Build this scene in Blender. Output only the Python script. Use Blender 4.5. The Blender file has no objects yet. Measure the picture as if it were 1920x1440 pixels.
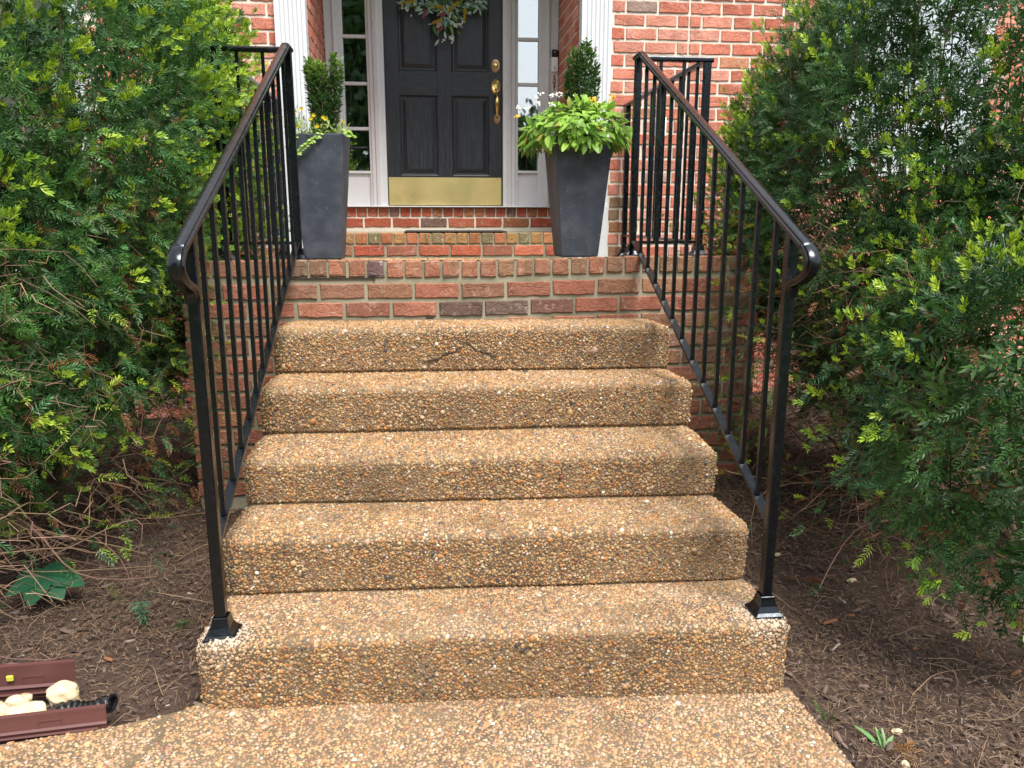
import bpy, bmesh, math, random
import numpy as np
from mathutils import Vector, Matrix, Euler

random.seed(7); RNG = np.random.default_rng(7)
scene = bpy.context.scene
C = scene.collection
R = math.radians

# ------------------------------------------------------------------ camera
cam_d = bpy.data.cameras.new('camera'); cam = bpy.data.objects.new('camera', cam_d); C.objects.link(cam)
F_PX, PITCH, YAW, ROLL = 1450.664, 0.2112, -0.10765, 0.0012
cam_d.sensor_width = 36.0; cam_d.sensor_fit = 'HORIZONTAL'; cam_d.lens = F_PX / 1920 * 36
cam_d.clip_start = 0.02; cam_d.clip_end = 500
CAM = Vector((-0.1894, -1.9002, 1.2787))
cp, sp, cy, sy = math.cos(PITCH), math.sin(PITCH), math.cos(YAW), math.sin(YAW)
_f = Vector((-sy*cp, cy*cp, -sp)); _r = Vector((cy, sy, 0)); _u = _r.cross(_f)
_r2 = _r*math.cos(ROLL) + _u*math.sin(ROLL); _u2 = -_r*math.sin(ROLL) + _u*math.cos(ROLL)
cam.matrix_world = Matrix(((_r2.x, _u2.x, -_f.x, CAM.x), (_r2.y, _u2.y, -_f.y, CAM.y), (_r2.z, _u2.z, -_f.z, CAM.z), (0, 0, 0, 1)))
scene.camera = cam
scene.render.resolution_x, scene.render.resolution_y = 1024, 768

# ------------------------------------------------------------------ world, sun, exposure
SUN_EL, SUN_AZ = R(60), R(155)            # azimuth clockwise from +Y
world = bpy.data.worlds.new('World'); scene.world = world; world.use_nodes = True
wn, wl = world.node_tree.nodes, world.node_tree.links
bg = wn['Background']; bg.inputs['Strength'].default_value = 0.105
sky = wn.new('ShaderNodeTexSky'); sky.sky_type = 'NISHITA'; sky.sun_disc = False
sky.sun_elevation = SUN_EL; sky.sun_rotation = SUN_AZ; sky.air_density = 1.0; sky.dust_density = 2.0
tcw = wn.new('ShaderNodeTexCoord'); nz = wn.new('ShaderNodeTexNoise'); nz.inputs['Scale'].default_value = 2.6; nz.inputs['Detail'].default_value = 6
rampw = wn.new('ShaderNodeValToRGB'); rampw.color_ramp.elements[0].position = 0.34; rampw.color_ramp.elements[1].position = 0.60
mixw = wn.new('ShaderNodeMix'); mixw.data_type = 'RGBA'; mixw.inputs[7].default_value = (7.4, 7.55, 7.8, 1)
facw = wn.new('ShaderNodeMath'); facw.operation = 'MULTIPLY_ADD'; facw.inputs[1].default_value = 0.55; facw.inputs[2].default_value = 0.30
wl.new(tcw.outputs['Generated'], nz.inputs['Vector']); wl.new(nz.outputs['Fac'], rampw.inputs[0]); wl.new(rampw.outputs[0], facw.inputs[0])
wl.new(facw.outputs[0], mixw.inputs[0]); wl.new(sky.outputs[0], mixw.inputs[6]); wl.new(mixw.outputs[2], bg.inputs['Color'])
sun_d = bpy.data.lights.new('sun', 'SUN'); sun_d.energy = 2.8; sun_d.angle = R(24); sun_d.color = (1.0, 0.95, 0.87)
sun = bpy.data.objects.new('sun', sun_d); C.objects.link(sun)
sdir = Vector((math.sin(SUN_AZ)*math.cos(SUN_EL), math.cos(SUN_AZ)*math.cos(SUN_EL), math.sin(SUN_EL)))
sun.rotation_euler = (-sdir).to_track_quat('-Z', 'Y').to_euler()
vs = scene.view_settings; vs.view_transform = 'Standard'; vs.look = 'None'; vs.exposure = 1.22; vs.gamma = 1.0; vs.use_curve_mapping = False
scene.cycles.max_bounces = 6; scene.cycles.transparent_max_bounces = 12; scene.cycles.diffuse_bounces = 3

# ------------------------------------------------------------------ helpers
WL = {}
def wloc(p): return WL.get(p.name, Vector((0, 0, 0))) if p else Vector((0, 0, 0))
def tag(o, label=None, cat=None, group=None, kind=None):
    if label: o['label'] = label
    if cat: o['category'] = cat
    if group: o['group'] = group
    if kind: o['kind'] = kind
    return o
def thing(name, label, cat, loc, group=None):
    o = bpy.data.objects.new(name, None); C.objects.link(o); o.location = loc; o.empty_display_size = .05
    WL[o.name] = Vector(loc); return tag(o, label, cat, group)
def put(name, mesh, parent=None, loc=(0, 0, 0), rot=None, scale=None):
    """link MESH at the world place LOC under PARENT"""
    o = bpy.data.objects.new(name, mesh); C.objects.link(o)
    WL[o.name] = Vector(loc); o.location = Vector(loc) - wloc(parent)
    if rot is not None: o.rotation_euler = rot
    if scale is not None: o.scale = scale
    if parent: o.parent = parent
    return o
class MB:
    def __init__(s): s.v = []; s.f = []; s.c = []; s.col = None
    def add(s, vs, fs):
        n = len(s.v); s.v += [tuple(v) for v in vs]; s.f += [tuple(i+n for i in f) for f in fs]
        if s.col is not None: s.c += [s.col]*len(vs)
        return s
    def box(s, x0, x1, y0, y1, z0, z1):
        vs = [(x, y, z) for z in (z0, z1) for y in (y0, y1) for x in (x0, x1)]
        return s.add(vs, [(0, 2, 3, 1), (4, 5, 7, 6), (0, 1, 5, 4), (2, 6, 7, 3), (0, 4, 6, 2), (1, 3, 7, 5)])
    def prism(s, loop_a, loop_b):
        n = len(loop_a)
        return s.add(list(loop_a)+list(loop_b), [tuple(range(n))[::-1], tuple(range(n, 2*n))] + [(i, (i+1) % n, n+(i+1) % n, n+i) for i in range(n)])
    def tube(s, pts, rad, sides=6, cap=True, prof=None, up=(0, 0, 1)):
        pts = [Vector(p) for p in pts]; n = len(pts)
        rad = rad if hasattr(rad, '__len__') else [rad]*n
        rings = []
        for i, p in enumerate(pts):
            if prof is not None and 0 < i < n-1:
                t = (pts[i+1]-p).normalized() + (p-pts[i-1]).normalized()
            else:
                t = pts[min(i+1, n-1)] - pts[max(i-1, 0)]
            t = t.normalized() if t.length > 1e-9 else Vector((0, 0, 1))
            u = Vector(up)
            a = t.cross(u)
            if a.length < .05: a = t.cross(Vector((0, 1, 0)))
            a.normalize(); b = a.cross(t).normalized()
            if prof is None:
                rings.append([p + (a*math.cos(k*2*math.pi/sides) + b*math.sin(k*2*math.pi/sides))*rad[i] for k in range(sides)])
            else:
                rings.append([p + a*q[0]*rad[i] + b*q[1]*rad[i] for q in prof])
        m = len(rings[0]); vs = [v for r in rings for v in r]
        fs = [(i*m+k, i*m+(k+1) % m, (i+1)*m+(k+1) % m, (i+1)*m+k) for i in range(n-1) for k in range(m)]
        if cap: fs += [tuple(range(m))[::-1], tuple(range((n-1)*m, n*m))]
        return s.add(vs, fs)
    def lathe(s, prof, c, axis='z', n=16):
        rings = []
        for r, h in prof:
            for k in range(n):
                a = k*2*math.pi/n; ca, sa = r*math.cos(a), r*math.sin(a)
                rings.append((c[0]+ca, c[1]+sa, c[2]+h) if axis == 'z' else (c[0]+ca, c[1]-h, c[2]+sa))
        m = len(prof)
        fs = [(i*n+k, i*n+(k+1) % n, (i+1)*n+(k+1) % n, (i+1)*n+k) for i in range(m-1) for k in range(n)]
        return s.add(rings, fs + [tuple(range(n))[::-1], tuple(range((m-1)*n, m*n))])
    def mesh(s, name, mat, smooth=False, bevel=0, seg=1):
        me = bpy.data.meshes.new(name); me.from_pydata(s.v, [], s.f)
        if s.col is not None:
            at = me.color_attributes.new('tint', 'FLOAT_COLOR', 'POINT')
            at.data.foreach_set('color', np.array([(*c, 1) for c in s.c], np.float32).ravel())
        bm = bmesh.new(); bm.from_mesh(me); bmesh.ops.recalc_face_normals(bm, faces=bm.faces)
        if bevel: bmesh.ops.bevel(bm, geom=[e for e in bm.edges if e.is_manifold and e.calc_face_angle(0) > .5], offset=bevel, segments=seg, profile=.6, affect='EDGES', clamp_overlap=True)
        bm.to_mesh(me); bm.free()
        if smooth: me.polygons.foreach_set('use_smooth', [True]*len(me.polygons))
        if smooth == 'angle': me.set_sharp_from_angle(angle=.45)
        me.materials.append(mat); return me
    def build(s, name, mat, parent=None, smooth=False, bevel=0, seg=1):
        return put(name, s.mesh(name, mat, smooth, bevel, seg), parent)
def np_mesh(name, V, F, mat, col=None, smooth=False):
    me = bpy.data.meshes.new(name); V = np.asarray(V, np.float32); F = np.asarray(F, np.int32)
    me.vertices.add(len(V)); me.vertices.foreach_set('co', V.ravel())
    k = F.shape[1]; me.loops.add(F.size); me.loops.foreach_set('vertex_index', F.ravel())
    me.polygons.add(len(F)); me.polygons.foreach_set('loop_start', np.arange(0, F.size, k, dtype=np.int32))
    try: me.polygons.foreach_set('loop_total', np.full(len(F), k, np.int32))
    except Exception: pass
    if smooth: me.polygons.foreach_set('use_smooth', np.ones(len(F), bool))
    me.update(calc_edges=True)
    if col is not None:
        at = me.color_attributes.new('tint', 'FLOAT_COLOR', 'POINT')
        c4 = np.ones((len(V), 4), np.float32); c4[:, :3] = col; at.data.foreach_set('color', c4.ravel())
    me.materials.append(mat); me.validate(); return me
def scatter(V, F, M, T, colf, vshade=None):
    """copies of (V,F) with matrices M (n,3,3), places T (n,3), colours colf (n,3)"""
    n, k = len(T), len(V)
    out = np.einsum('nij,kj->nki', M, V) + T[:, None, :]
    faces = (F[None] + (np.arange(n)*k)[:, None, None]).reshape(-1, F.shape[1])
    col = np.repeat(colf[:, None, :], k, 1)
    if vshade is not None: col = col*vshade[None, :, None]
    return out.reshape(-1, 3), faces, col.reshape(-1, 3)
def joinnp(parts):
    Vs, Fs, Cs, o = [], [], [], 0
    for v, f, c in parts: Vs.append(v); Fs.append(f+o); Cs.append(c); o += len(v)
    return np.concatenate(Vs), np.concatenate(Fs), np.concatenate(Cs)
def rnd_noise(P, seed, freq):
    """cheap smooth 3-D noise in -1..1"""
    g = np.random.default_rng(seed); s = np.zeros(len(P))
    for i in range(7):
        k = g.normal(size=3)*freq*(1+.35*i); s += np.sin(P@k + g.uniform(0, 6.28))
    return s/4.0

# ------------------------------------------------------------------ materials
def mat(name, col=(.5, .5, .5), rough=.6, metal=0, spec=.5):
    m = bpy.data.materials.new(name); m.use_nodes = True; b = m.node_tree.nodes['Principled BSDF']
    b.inputs['Base Color'].default_value = (*col, 1); b.inputs['Roughness'].default_value = rough; b.inputs['Metallic'].default_value = metal
    b.inputs['Specular IOR Level'].default_value = spec
    return m
class N:
    def __init__(s, m): s.t = m.node_tree; s.n = s.t.nodes; s.l = s.t.links; s.b = s.n['Principled BSDF']
    def new(s, t, **k):
        x = s.n.new(t)
        for a, v in k.items(): setattr(x, a, v)
        return x
    def coord(s, kind='Object', scale=(1, 1, 1)):
        c = s.new('ShaderNodeTexCoord'); m = s.new('ShaderNodeMapping'); m.inputs['Scale'].default_value = scale
        s.l.new(c.outputs[kind], m.inputs[0]); return m.outputs[0]
    def noise(s, vec, scale, detail=5, rough=.55):
        x = s.new('ShaderNodeTexNoise'); x.inputs['Scale'].default_value = scale; x.inputs['Detail'].default_value = detail; x.inputs['Roughness'].default_value = rough
        s.l.new(vec, x.inputs['Vector']); return x.outputs['Fac']
    def ramp(s, fac, p0, p1, c0=(0, 0, 0), c1=(1, 1, 1)):
        x = s.new('ShaderNodeValToRGB'); e = x.color_ramp.elements
        e[0].position, e[1].position = p0, p1; e[0].color, e[1].color = (*c0, 1), (*c1, 1)
        s.l.new(fac, x.inputs[0]); return x.outputs[0]
    def mix(s, fac, a, b, blend='MIX'):
        x = s.new('ShaderNodeMix', data_type='RGBA', blend_type=blend)
        for i, v in ((0, fac), (6, a), (7, b)):
            if hasattr(v, 'type'): s.l.new(v, x.inputs[i])
            else: x.inputs[i].default_value = (*v, 1) if i else v
        return x.outputs[2]
    def base(s, v): s.l.new(v, s.b.inputs['Base Color'])
    def rough(s, v): s.l.new(v, s.b.inputs['Roughness'])
    def bump(s, h, strength=.4, dist=.003):
        x = s.new('ShaderNodeBump'); x.inputs['Strength'].default_value = strength; x.inputs['Distance'].default_value = dist
        s.l.new(h, x.inputs['Height']); s.l.new(x.outputs[0], s.b.inputs['Normal'])
    def attr(s):
        a = s.new('ShaderNodeAttribute'); a.attribute_name = 'tint'; return a.outputs['Color']

def brick_mat():
    m = mat('brick', rough=.9, spec=.25); n = N(m)
    oi = n.new('ShaderNodeObjectInfo'); v = n.coord('Object')
    add = n.new('ShaderNodeVectorMath', operation='ADD'); rs = n.new('ShaderNodeVectorMath', operation='SCALE'); rs.inputs['Scale'].default_value = 37
    n.l.new(oi.outputs['Location'], rs.inputs[0]); n.l.new(v, add.inputs[0]); n.l.new(rs.outputs[0], add.inputs[1]); P = add.outputs[0]
    big = n.noise(P, 9, 4); fine = n.noise(P, 90, 5, .7)
    c = n.mix(n.ramp(big, .35, .75), oi.outputs['Color'], (.20, .10, .065))
    c = n.mix(.35, oi.outputs['Color'], c)
    c = n.mix(n.ramp(fine, .38, .62), n.mix(.3, c, (.10, .05, .035), 'MULTIPLY'), c)
    pale = n.noise(P, 22, 6, .7); c = n.mix(n.ramp(pale, .56, .72, (0, 0, 0), (.5, .5, .5)), c, (.62, .52, .44)); c = n.mix(n.ramp(n.noise(P, 13, 5, .7), .5, .68, (0, 0, 0), (.55, .55, .55)), c, n.mix(1, c, (.5, .42, .36), 'MULTIPLY'))
    n.base(c)
    # drag-face wrinkles
    vo = n.new('ShaderNodeTexVoronoi', feature='DISTANCE_TO_EDGE'); vo.inputs['Scale'].default_value = 16
    mp = n.new('ShaderNodeMapping'); mp.inputs['Scale'].default_value = (1, 1, 2.0); n.l.new(P, mp.inputs[0])
    wv = n.new('ShaderNodeVectorMath', operation='ADD'); nn = n.new('ShaderNodeTexNoise'); nn.inputs['Scale'].default_value = 14; n.l.new(P, nn.inputs['Vector'])
    sc = n.new('ShaderNodeVectorMath', operation='SCALE'); sc.inputs['Scale'].default_value = .12; n.l.new(nn.outputs['Color'], sc.inputs[0])
    n.l.new(mp.outputs[0], wv.inputs[0]); n.l.new(sc.outputs[0], wv.inputs[1]); n.l.new(wv.outputs[0], vo.inputs['Vector'])
    cr = n.ramp(vo.outputs['Distance'], 0.0, .06); h = n.mix(.5, cr, fine, 'ADD'); n.bump(h, .6, .003)
    return m
def mortar_mat(name, col, dirt):
    m = mat(name, col, .95, spec=.2); n = N(m); v = n.coord('Object')
    a = n.noise(v, 5, 5); f = n.noise(v, 160, 4, .7)
    n.base(n.mix(n.ramp(f, .3, .7, (.75, .75, .75)), (0, 0, 0), n.mix(n.ramp(a, .42, .66), col, dirt), 'MIX')); n.bump(f, .5, .003); return m
M = {}
M['brick'] = brick_mat()
M['mortar'] = mortar_mat('mortar', (.80, .74, .64), (.70, .63, .53))
M['porch_mortar'] = mortar_mat('porch_mortar', (.36, .33, .245), (.20, .20, .13))
def tinted(name, rough=.8, spec=.3, bump=None):
    m = mat(name, rough=rough, spec=spec); n = N(m); n.base(n.attr())
    if bump: n.bump(n.noise(n.coord('Object'), bump[0], 3), bump[1], bump[2])
    return m
M['pebble'] = tinted('pebble', .55, .4)
M['chip'] = tinted('mulch_chip', .9, .2)
M['bark'] = tinted('bark_twig', .9, .2, (150, .5, .002))
def grout_mat():
    m = mat('aggregate_matrix', rough=.95, spec=.2); n = N(m); v = n.coord('Object')
    c = n.mix(n.ramp(n.noise(v, 4, 6), .4, .65), (.27, .205, .13), (.17, .13, .085)); f = n.noise(v, 230, 4, .75)
    n.base(n.mix(n.ramp(f, .35, .65), n.mix(1, c, (.5, .45, .4), 'MULTIPLY'), c)); n.bump(f, .8, .004); return m
M['grout'] = grout_mat()
M['cement'] = mortar_mat('cement_patch', (.58, .53, .45), (.42, .36, .29))
M['crack'] = mat('crack_shadow', (.035, .027, .02), 1)
def leaf_mat(name, transl=.35, rough=.45):
    m = mat(name, rough=rough, spec=.4); n = N(m); c = n.attr(); n.base(c)
    tr = n.new('ShaderNodeBsdfTranslucent'); n.l.new(n.mix(.5, c, (.9, 1, .3), 'MULTIPLY'), tr.inputs[0])
    mx = n.new('ShaderNodeMixShader'); mx.inputs[0].default_value = transl
    out = n.n['Material Output']; n.l.new(n.b.outputs[0], mx.inputs[1]); n.l.new(tr.outputs[0], mx.inputs[2]); n.l.new(mx.outputs[0], out.inputs[0]); return m
M['needle'] = leaf_mat('yew_needles', .25, .42)
M['leaf'] = leaf_mat('broad_leaves', .35, .45)
def paint_mat(name, col, rough, grain=None):
    m = mat(name, col, rough); n = N(m)
    v = n.coord('Object', grain or (1, 1, 1)); d = n.noise(v, 14, 5); f = n.noise(v, 70, 4)
    n.base(n.mix(n.ramp(d, .5, .85), col, tuple(c*.9 for c in col))); n.bump(f, .08, .002); return m
M['white'] = paint_mat('white_trim_paint', (.62, .635, .66), .45)
def iron_mat(worn):
    m = mat('black_iron_paint' + ('_worn' if worn else ''), (.008, .009, .011), .28); n = N(m); v = n.coord('Object')
    f = n.noise(v, 38, 5, .65); d = n.noise(v, 9, 4)
    if worn:
        c = n.mix(n.ramp(f, .52, .66), (.0022, .0025, .0034), (.008, .0062, .006)); c = n.mix(n.ramp(d, .6, .85), c, (.014, .0145, .016))
        n.base(c)
    else:
        n.base(n.mix(n.ramp(f, .58, .8), (.0018, .0023, .0034), (.008, .009, .011)))
    n.b.inputs['Specular Tint'].default_value = (.80, .90, 1.0, 1); n.rough(n.ramp(f, .3, .7, (.12, .12, .12), (.34, .34, .34))); n.bump(f, .35, .002); return m
M['iron'] = iron_mat(False); M['iron_worn'] = iron_mat(True)
def door_mat():
    m = mat('black_door_paint', (.016, .018, .022), .38); n = N(m); v = n.coord('Object', (1, 1, .07)); g = n.noise(v, 95, 6, .7)
    n.base(n.mix(n.ramp(g, .45, .75), (.013, .016, .022), (.042, .048, .058))); n.rough(n.ramp(g, .3, .7, (.32, .32, .32), (.52, .52, .52))); n.bump(g, .5, .0015); return m
M['door'] = door_mat()
def door_rail_mat():
    m = mat('black_door_rail_paint', (.016, .018, .022), .38); n = N(m); v = n.coord('Object', (.07, 1, 1)); g = n.noise(v, 95, 6, .7)
    n.base(n.mix(n.ramp(g, .45, .75), (.013, .016, .022), (.042, .048, .058))); n.rough(n.ramp(g, .3, .7, (.32, .32, .32), (.52, .52, .52))); n.bump(g, .5, .0015); return m
M['door_rail'] = door_rail_mat()
def brass_mat(name, col, rough):
    m = mat(name, col, rough, 1); n = N(m); v = n.coord('Object'); f = n.noise(v, 5, 3, .5)
    n.base(n.mix(n.ramp(f, .35, .7), col, tuple(c*.72 for c in col))); n.rough(n.ramp(f, .3, .7, (rough*.8,)*3, (rough*1.5,)*3)); return m
M['brass'] = brass_mat('polished_brass', (.80, .58, .22), .18)
M['kick'] = brass_mat('aged_brass_plate', (.98, .80, .36), .36)
M['bronze'] = brass_mat('tarnished_brass', (.42, .26, .15), .35)
def planter_mat():
    m = mat('charcoal_planter', (.045, .048, .055), .55); n = N(m); v = n.coord('Object')
    sp_ = n.noise(v, 165, 2); d = n.noise(v, 10, 5, .65)
    c = n.mix(n.ramp(d, .45, .75), (.038, .048, .066), (.085, .10, .125)); n.base(n.mix(n.ramp(sp_, .715, .75), c, (.38, .38, .38))); n.bump(sp_, .2, .001); return m
M['planter'] = planter_mat()
def glass_mat():
    m = bpy.data.materials.new('window_glass'); m.use_nodes = True; t = m.node_tree; t.nodes.clear()
    o = t.nodes.new('ShaderNodeOutputMaterial'); mx = t.nodes.new('ShaderNodeMixShader'); tr = t.nodes.new('ShaderNodeBsdfTransparent'); gl = t.nodes.new('ShaderNodeBsdfGlossy')
    tr.inputs[0].default_value = (.8, .84, .82, 1); gl.inputs['Roughness'].default_value = .015; gl.inputs[0].default_value = (.95, .98, 1, 1); mx.inputs[0].default_value = .36
    nz = t.nodes.new('ShaderNodeTexNoise'); nz.inputs['Scale'].default_value = 6; b = t.nodes.new('ShaderNodeBump'); b.inputs['Strength'].default_value = .05; b.inputs['Distance'].default_value = .004
    tc = t.nodes.new('ShaderNodeTexCoord'); t.links.new(tc.outputs['Object'], nz.inputs['Vector']); t.links.new(nz.outputs[0], b.inputs['Height']); t.links.new(b.outputs[0], gl.inputs['Normal'])
    t.links.new(tr.outputs[0], mx.inputs[1]); t.links.new(gl.outputs[0], mx.inputs[2]); t.links.new(mx.outputs[0], o.inputs[0]); return m
M['glass'] = glass_mat()
def soil_mat(name, a, b, sc):
    m = mat(name, a, .95, spec=.15); n = N(m); v = n.coord('Object'); f = n.noise(v, sc, 7, .7); d = n.noise(v, 3, 4)
    c = n.mix(n.ramp(f, .35, .68), a, b); n.base(n.mix(n.ramp(d, .45, .7), c, tuple((x+y)*.42 for x, y in zip(a, b)))); n.bump(f, 1, .012); return m
M['mulch'] = soil_mat('mulch_soil', (.042, .028, .022), (.12, .080, .062), 45)
M['lawn'] = soil_mat('lawn', (.035, .06, .018), (.07, .10, .03), 8)
M['brown_metal'] = paint_mat('brown_enamel', (.105, .042, .038), .38)
M['black_plastic'] = mat('black_plastic', (.008, .008, .009), .4)
M['white_plastic'] = mat('white_plastic', (.90, .91, .93), .3)
M['rubber'] = mat('black_rubber_mat', (.012, .011, .010), .85)
M['wood'] = paint_mat('stained_wood', (.14, .06, .025), .4, (1, 1, .2))
M['plaster'] = mat('interior_plaster', (.42, .40, .36), .8)
M['yellow_plastic'] = mat('yellow_level_vial', (.50, .50, .06), .3)
def rock_mat():
    m = mat('cream_rock', (.62, .52, .33), .8); n = N(m); v = n.coord('Object'); f = n.noise(v, 30, 6, .65)
    n.base(n.mix(n.ramp(f, .4, .7), (.62, .53, .36), (.36, .26, .13))); n.bump(f, .6, .006); return m
M['rock'] = rock_mat()

# ------------------------------------------------------------------ levels
YW, YD, YP = 3.128, 4.02, 1.512          # house wall, door wall, porch front
ZP, ZPB, ZA, ZB = 1.096, 1.026, 1.184, 1.354   # porch top at front / at back, lower brick step, door step
OPL, OPR = -.873, .781                   # recess
G = .2925
def walk_z(x, y): return -.030 - .034*x/.83 + .02*min(0, y+.3)*0
def ground_z(x, y):
    z = -.075 + .05*np.clip(y/1.5, -1, 1.2) + .02*np.sin(2.1*x+1)*np.sin(1.7*y)
    z = z + np.where(x > .7, .12*np.clip((y-.3)/1.2, 0, 1), 0) - np.where(x > .7, .02, 0)
    z = z + np.where(x < -.7, .035, 0)*np.clip((-x-.8)/.5, 0, 1)
    return z
# ------------------------------------------------------------------ ground
mb = MB(); s = 120; mb.add([(-s, -s, -.32), (s, -s, -.32), (s, s, -.32), (-s, s, -.32)], [(0, 1, 2, 3)])
tag(mb.build('lawn', M['lawn']), kind='structure')
gx = np.linspace(-4.5, 4.5, 181); gy = np.linspace(-3.5, 3.2, 135); X, Y = np.meshgrid(gx, gy)
P3 = np.stack([X.ravel(), Y.ravel(), np.zeros(X.size)], 1)
Z = ground_z(P3[:, 0], P3[:, 1]) + .010*rnd_noise(P3, 3, 9) + .006*rnd_noise(P3, 4, 30)
P3[:, 2] = Z; nx = len(gx)
idx = np.arange(X.size).reshape(X.shape); Fq = np.stack([idx[:-1, :-1], idx[:-1, 1:], idx[1:, 1:], idx[1:, :-1]], -1).reshape(-1, 4)
bed = put('mulch_bed', np_mesh('mulch_bed', P3, Fq, M['mulch'], smooth=True)); tag(bed, kind='structure')

# walkway slab (flares to the left)
wpoly = [(.835, .03), (.845, -.33), (.86, -3.4), (-4.3, -3.4), (-4.3, -.62), (-2.2, -.30), (-1.55, -.175), (-1.25, -.115), (-1.0, -.055), (-.86, .0), (-.83, .03)]
mb = MB(); mb.prism([(x, y, walk_z(x, y)-.12) for x, y in wpoly], [(x, y, walk_z(x, y)) for x, y in wpoly])
walk = mb.build('walkway', M['grout']); tag(walk, 'tan exposed aggregate walkway at the foot of the steps', kind='structure')

# ------------------------------------------------------------------ exposed-aggregate steps
FZ = {1: (.194, .164), 2: (.358, .334), 3: (.502, .486), 4: (.676, .676), 5: (.853, .848)}
BZ = {0: (-.006, -.058), 1: (.176, .141), 2: (.349, .321), 3: (.510, .500), 4: (.676, .665), 5: (.847, .836)}
def step_profile(i, x, hw):
    t = (x+hw)/(2*hw); t = min(1, max(0, t))
    zt = FZ[i][0]*(1-t)+FZ[i][1]*t; zb = BZ[i-1][0]*(1-t)+BZ[i-1][1]*t; zn = BZ[i][0]*(1-t)+BZ[i][1]*t
    y0 = (i-1)*G; y1 = i*G
    e = max(0, (abs(x)-(hw-.06))/.06); y0 += .028*e*e; drop = .016*e*e*e
    und = .003*math.sin(5*x+i*1.7) + .002*math.sin(13*x+i)
    r = .019
    pr = [(y0+.012+und, zb-.05), (y0+(.015 if i > 1 else .008)+und, zb+.004), (y0+.007+und, zb+.012), (y0+.003+und*.6, zb+.45*(zt-zb)), (y0, zt-r-.012)]
    for k in range(1, 6):
        a = k/5*math.pi/2; pr.append((y0+r*(1-math.cos(a))*1.15, zt-r+r*math.sin(a)-.012*(1-k/5)*.5))
    pr += [(y0+.12, zt*.66+zn*.34), (y0+.2, zt*.35+zn*.65), (y1+.055, zn)]
    return [(y, z-drop*(.4 if j < 3 else 1)) for j, (y, z) in enumerate(pr)]
steps = thing('concrete_steps', 'five tan exposed aggregate steps leading up to the brick porch', 'steps', (0, .7, -.06))
PEB = []
for q in range(6):
    gq = np.random.default_rng(900+q); th = np.arange(6)*math.pi/3+gq.normal(0, .16, 6); r_ = 1+gq.normal(0, .10, 6); t3 = np.arange(3)*2*math.pi/3+gq.uniform(0, 1)
    PEB.append(np.concatenate([np.stack([np.cos(th)*r_, np.sin(th)*r_, np.full(6, -.15)], 1), np.stack([np.cos(t3)*.52, np.sin(t3)*.52, .85+gq.normal(0, .1, 3)], 1)]))
PEBF = np.array([(0, 1, 6), (1, 2, 6), (2, 3, 7), (3, 4, 7), (4, 5, 8), (5, 0, 8), (2, 7, 6), (4, 8, 7), (0, 6, 8), (6, 7, 8)])
PAL = np.array([(.43, .265, .12), (.42, .195, .065), (.51, .39, .24), (.24, .13, .065), (.42, .27, .19), (.66, .60, .50), (.23, .08, .05), (.08, .07, .07), (.36, .25, .135), (.48, .33, .14)])
PW = np.array([.23, .21, .07, .16, .07, .012, .025, .03, .13, .05]); PW = PW/PW.sum()
def pebbles(pos, nrm, seed, size=1.0):
    g = np.random.default_rng(seed); n = len(pos)
    a = .0047*np.exp(g.normal(0, .25, n))*size; big = g.random(n) < .05; a[big] *= g.uniform(1.25, 1.6, big.sum())
    b = a*g.uniform(.52, .95, n); c = np.minimum(a, b)*g.uniform(.42, .68, n)
    th = g.uniform(0, 6.283, n); ref = np.where(np.abs(nrm[:, 2:3]) > .8, np.array([[1., 0, 0]]), np.array([[0, 0, 1.]]))
    t1 = np.cross(nrm, ref); t1 /= np.linalg.norm(t1, axis=1, keepdims=True); t2 = np.cross(nrm, t1)
    ca, sa = np.cos(th)[:, None], np.sin(th)[:, None]; u = t1*ca+t2*sa; v = -t1*sa+t2*ca
    nn = nrm + g.normal(0, .12, (n, 3)); Mx = np.stack([u*a[:, None], v*b[:, None], nn*c[:, None]], -1)
    col = PAL[g.choice(len(PAL), n, p=PW)]*g.uniform(.70, 1.04, (n, 1))
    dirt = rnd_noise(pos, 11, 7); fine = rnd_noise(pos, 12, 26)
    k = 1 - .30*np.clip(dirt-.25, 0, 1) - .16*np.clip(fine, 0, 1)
    # patch shapes on the risers where the stones are darkened
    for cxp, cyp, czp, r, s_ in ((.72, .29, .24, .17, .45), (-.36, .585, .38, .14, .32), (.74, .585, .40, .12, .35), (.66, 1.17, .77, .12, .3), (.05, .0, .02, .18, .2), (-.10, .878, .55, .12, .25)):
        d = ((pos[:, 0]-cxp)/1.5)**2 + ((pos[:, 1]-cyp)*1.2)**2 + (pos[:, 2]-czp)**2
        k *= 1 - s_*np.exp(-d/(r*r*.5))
    wash = np.zeros(n)
    for px_, py_, pz_ in ((-.757, .06, .19), (.757, .06, .165)):
        wash = np.maximum(wash, np.exp(-((pos[:, 0]-px_)**2+(pos[:, 1]-py_)**2+(pos[:, 2]-pz_)**2)/.0042))
    low_ = (np.clip((.26-pos[:, 2])/.12, 0, 1)*.12*(nrm[:, 2] > .7))[:, None]; col = col*(1-low_)+np.array([.47, .35, .28])*low_*g.uniform(.7, 1.2, (n, 1))
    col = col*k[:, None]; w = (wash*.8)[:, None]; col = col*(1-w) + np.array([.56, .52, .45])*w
    pale = np.clip(rnd_noise(pos, 15, 5)-.1, 0, 1)[:, None]*.16*(nrm[:, 2:3] > .7); col = col*(1-pale) + np.array([.52, .44, .36])*pale
    pos = pos + nrm*(c*.15)[:, None]; kind_ = g.integers(0, 6, n); out = []
    for q in range(6): s_ = kind_ == q; out.append(scatter(PEB[q], PEBF, Mx[s_], pos[s_], col[s_]))
    return joinnp(out)
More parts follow.
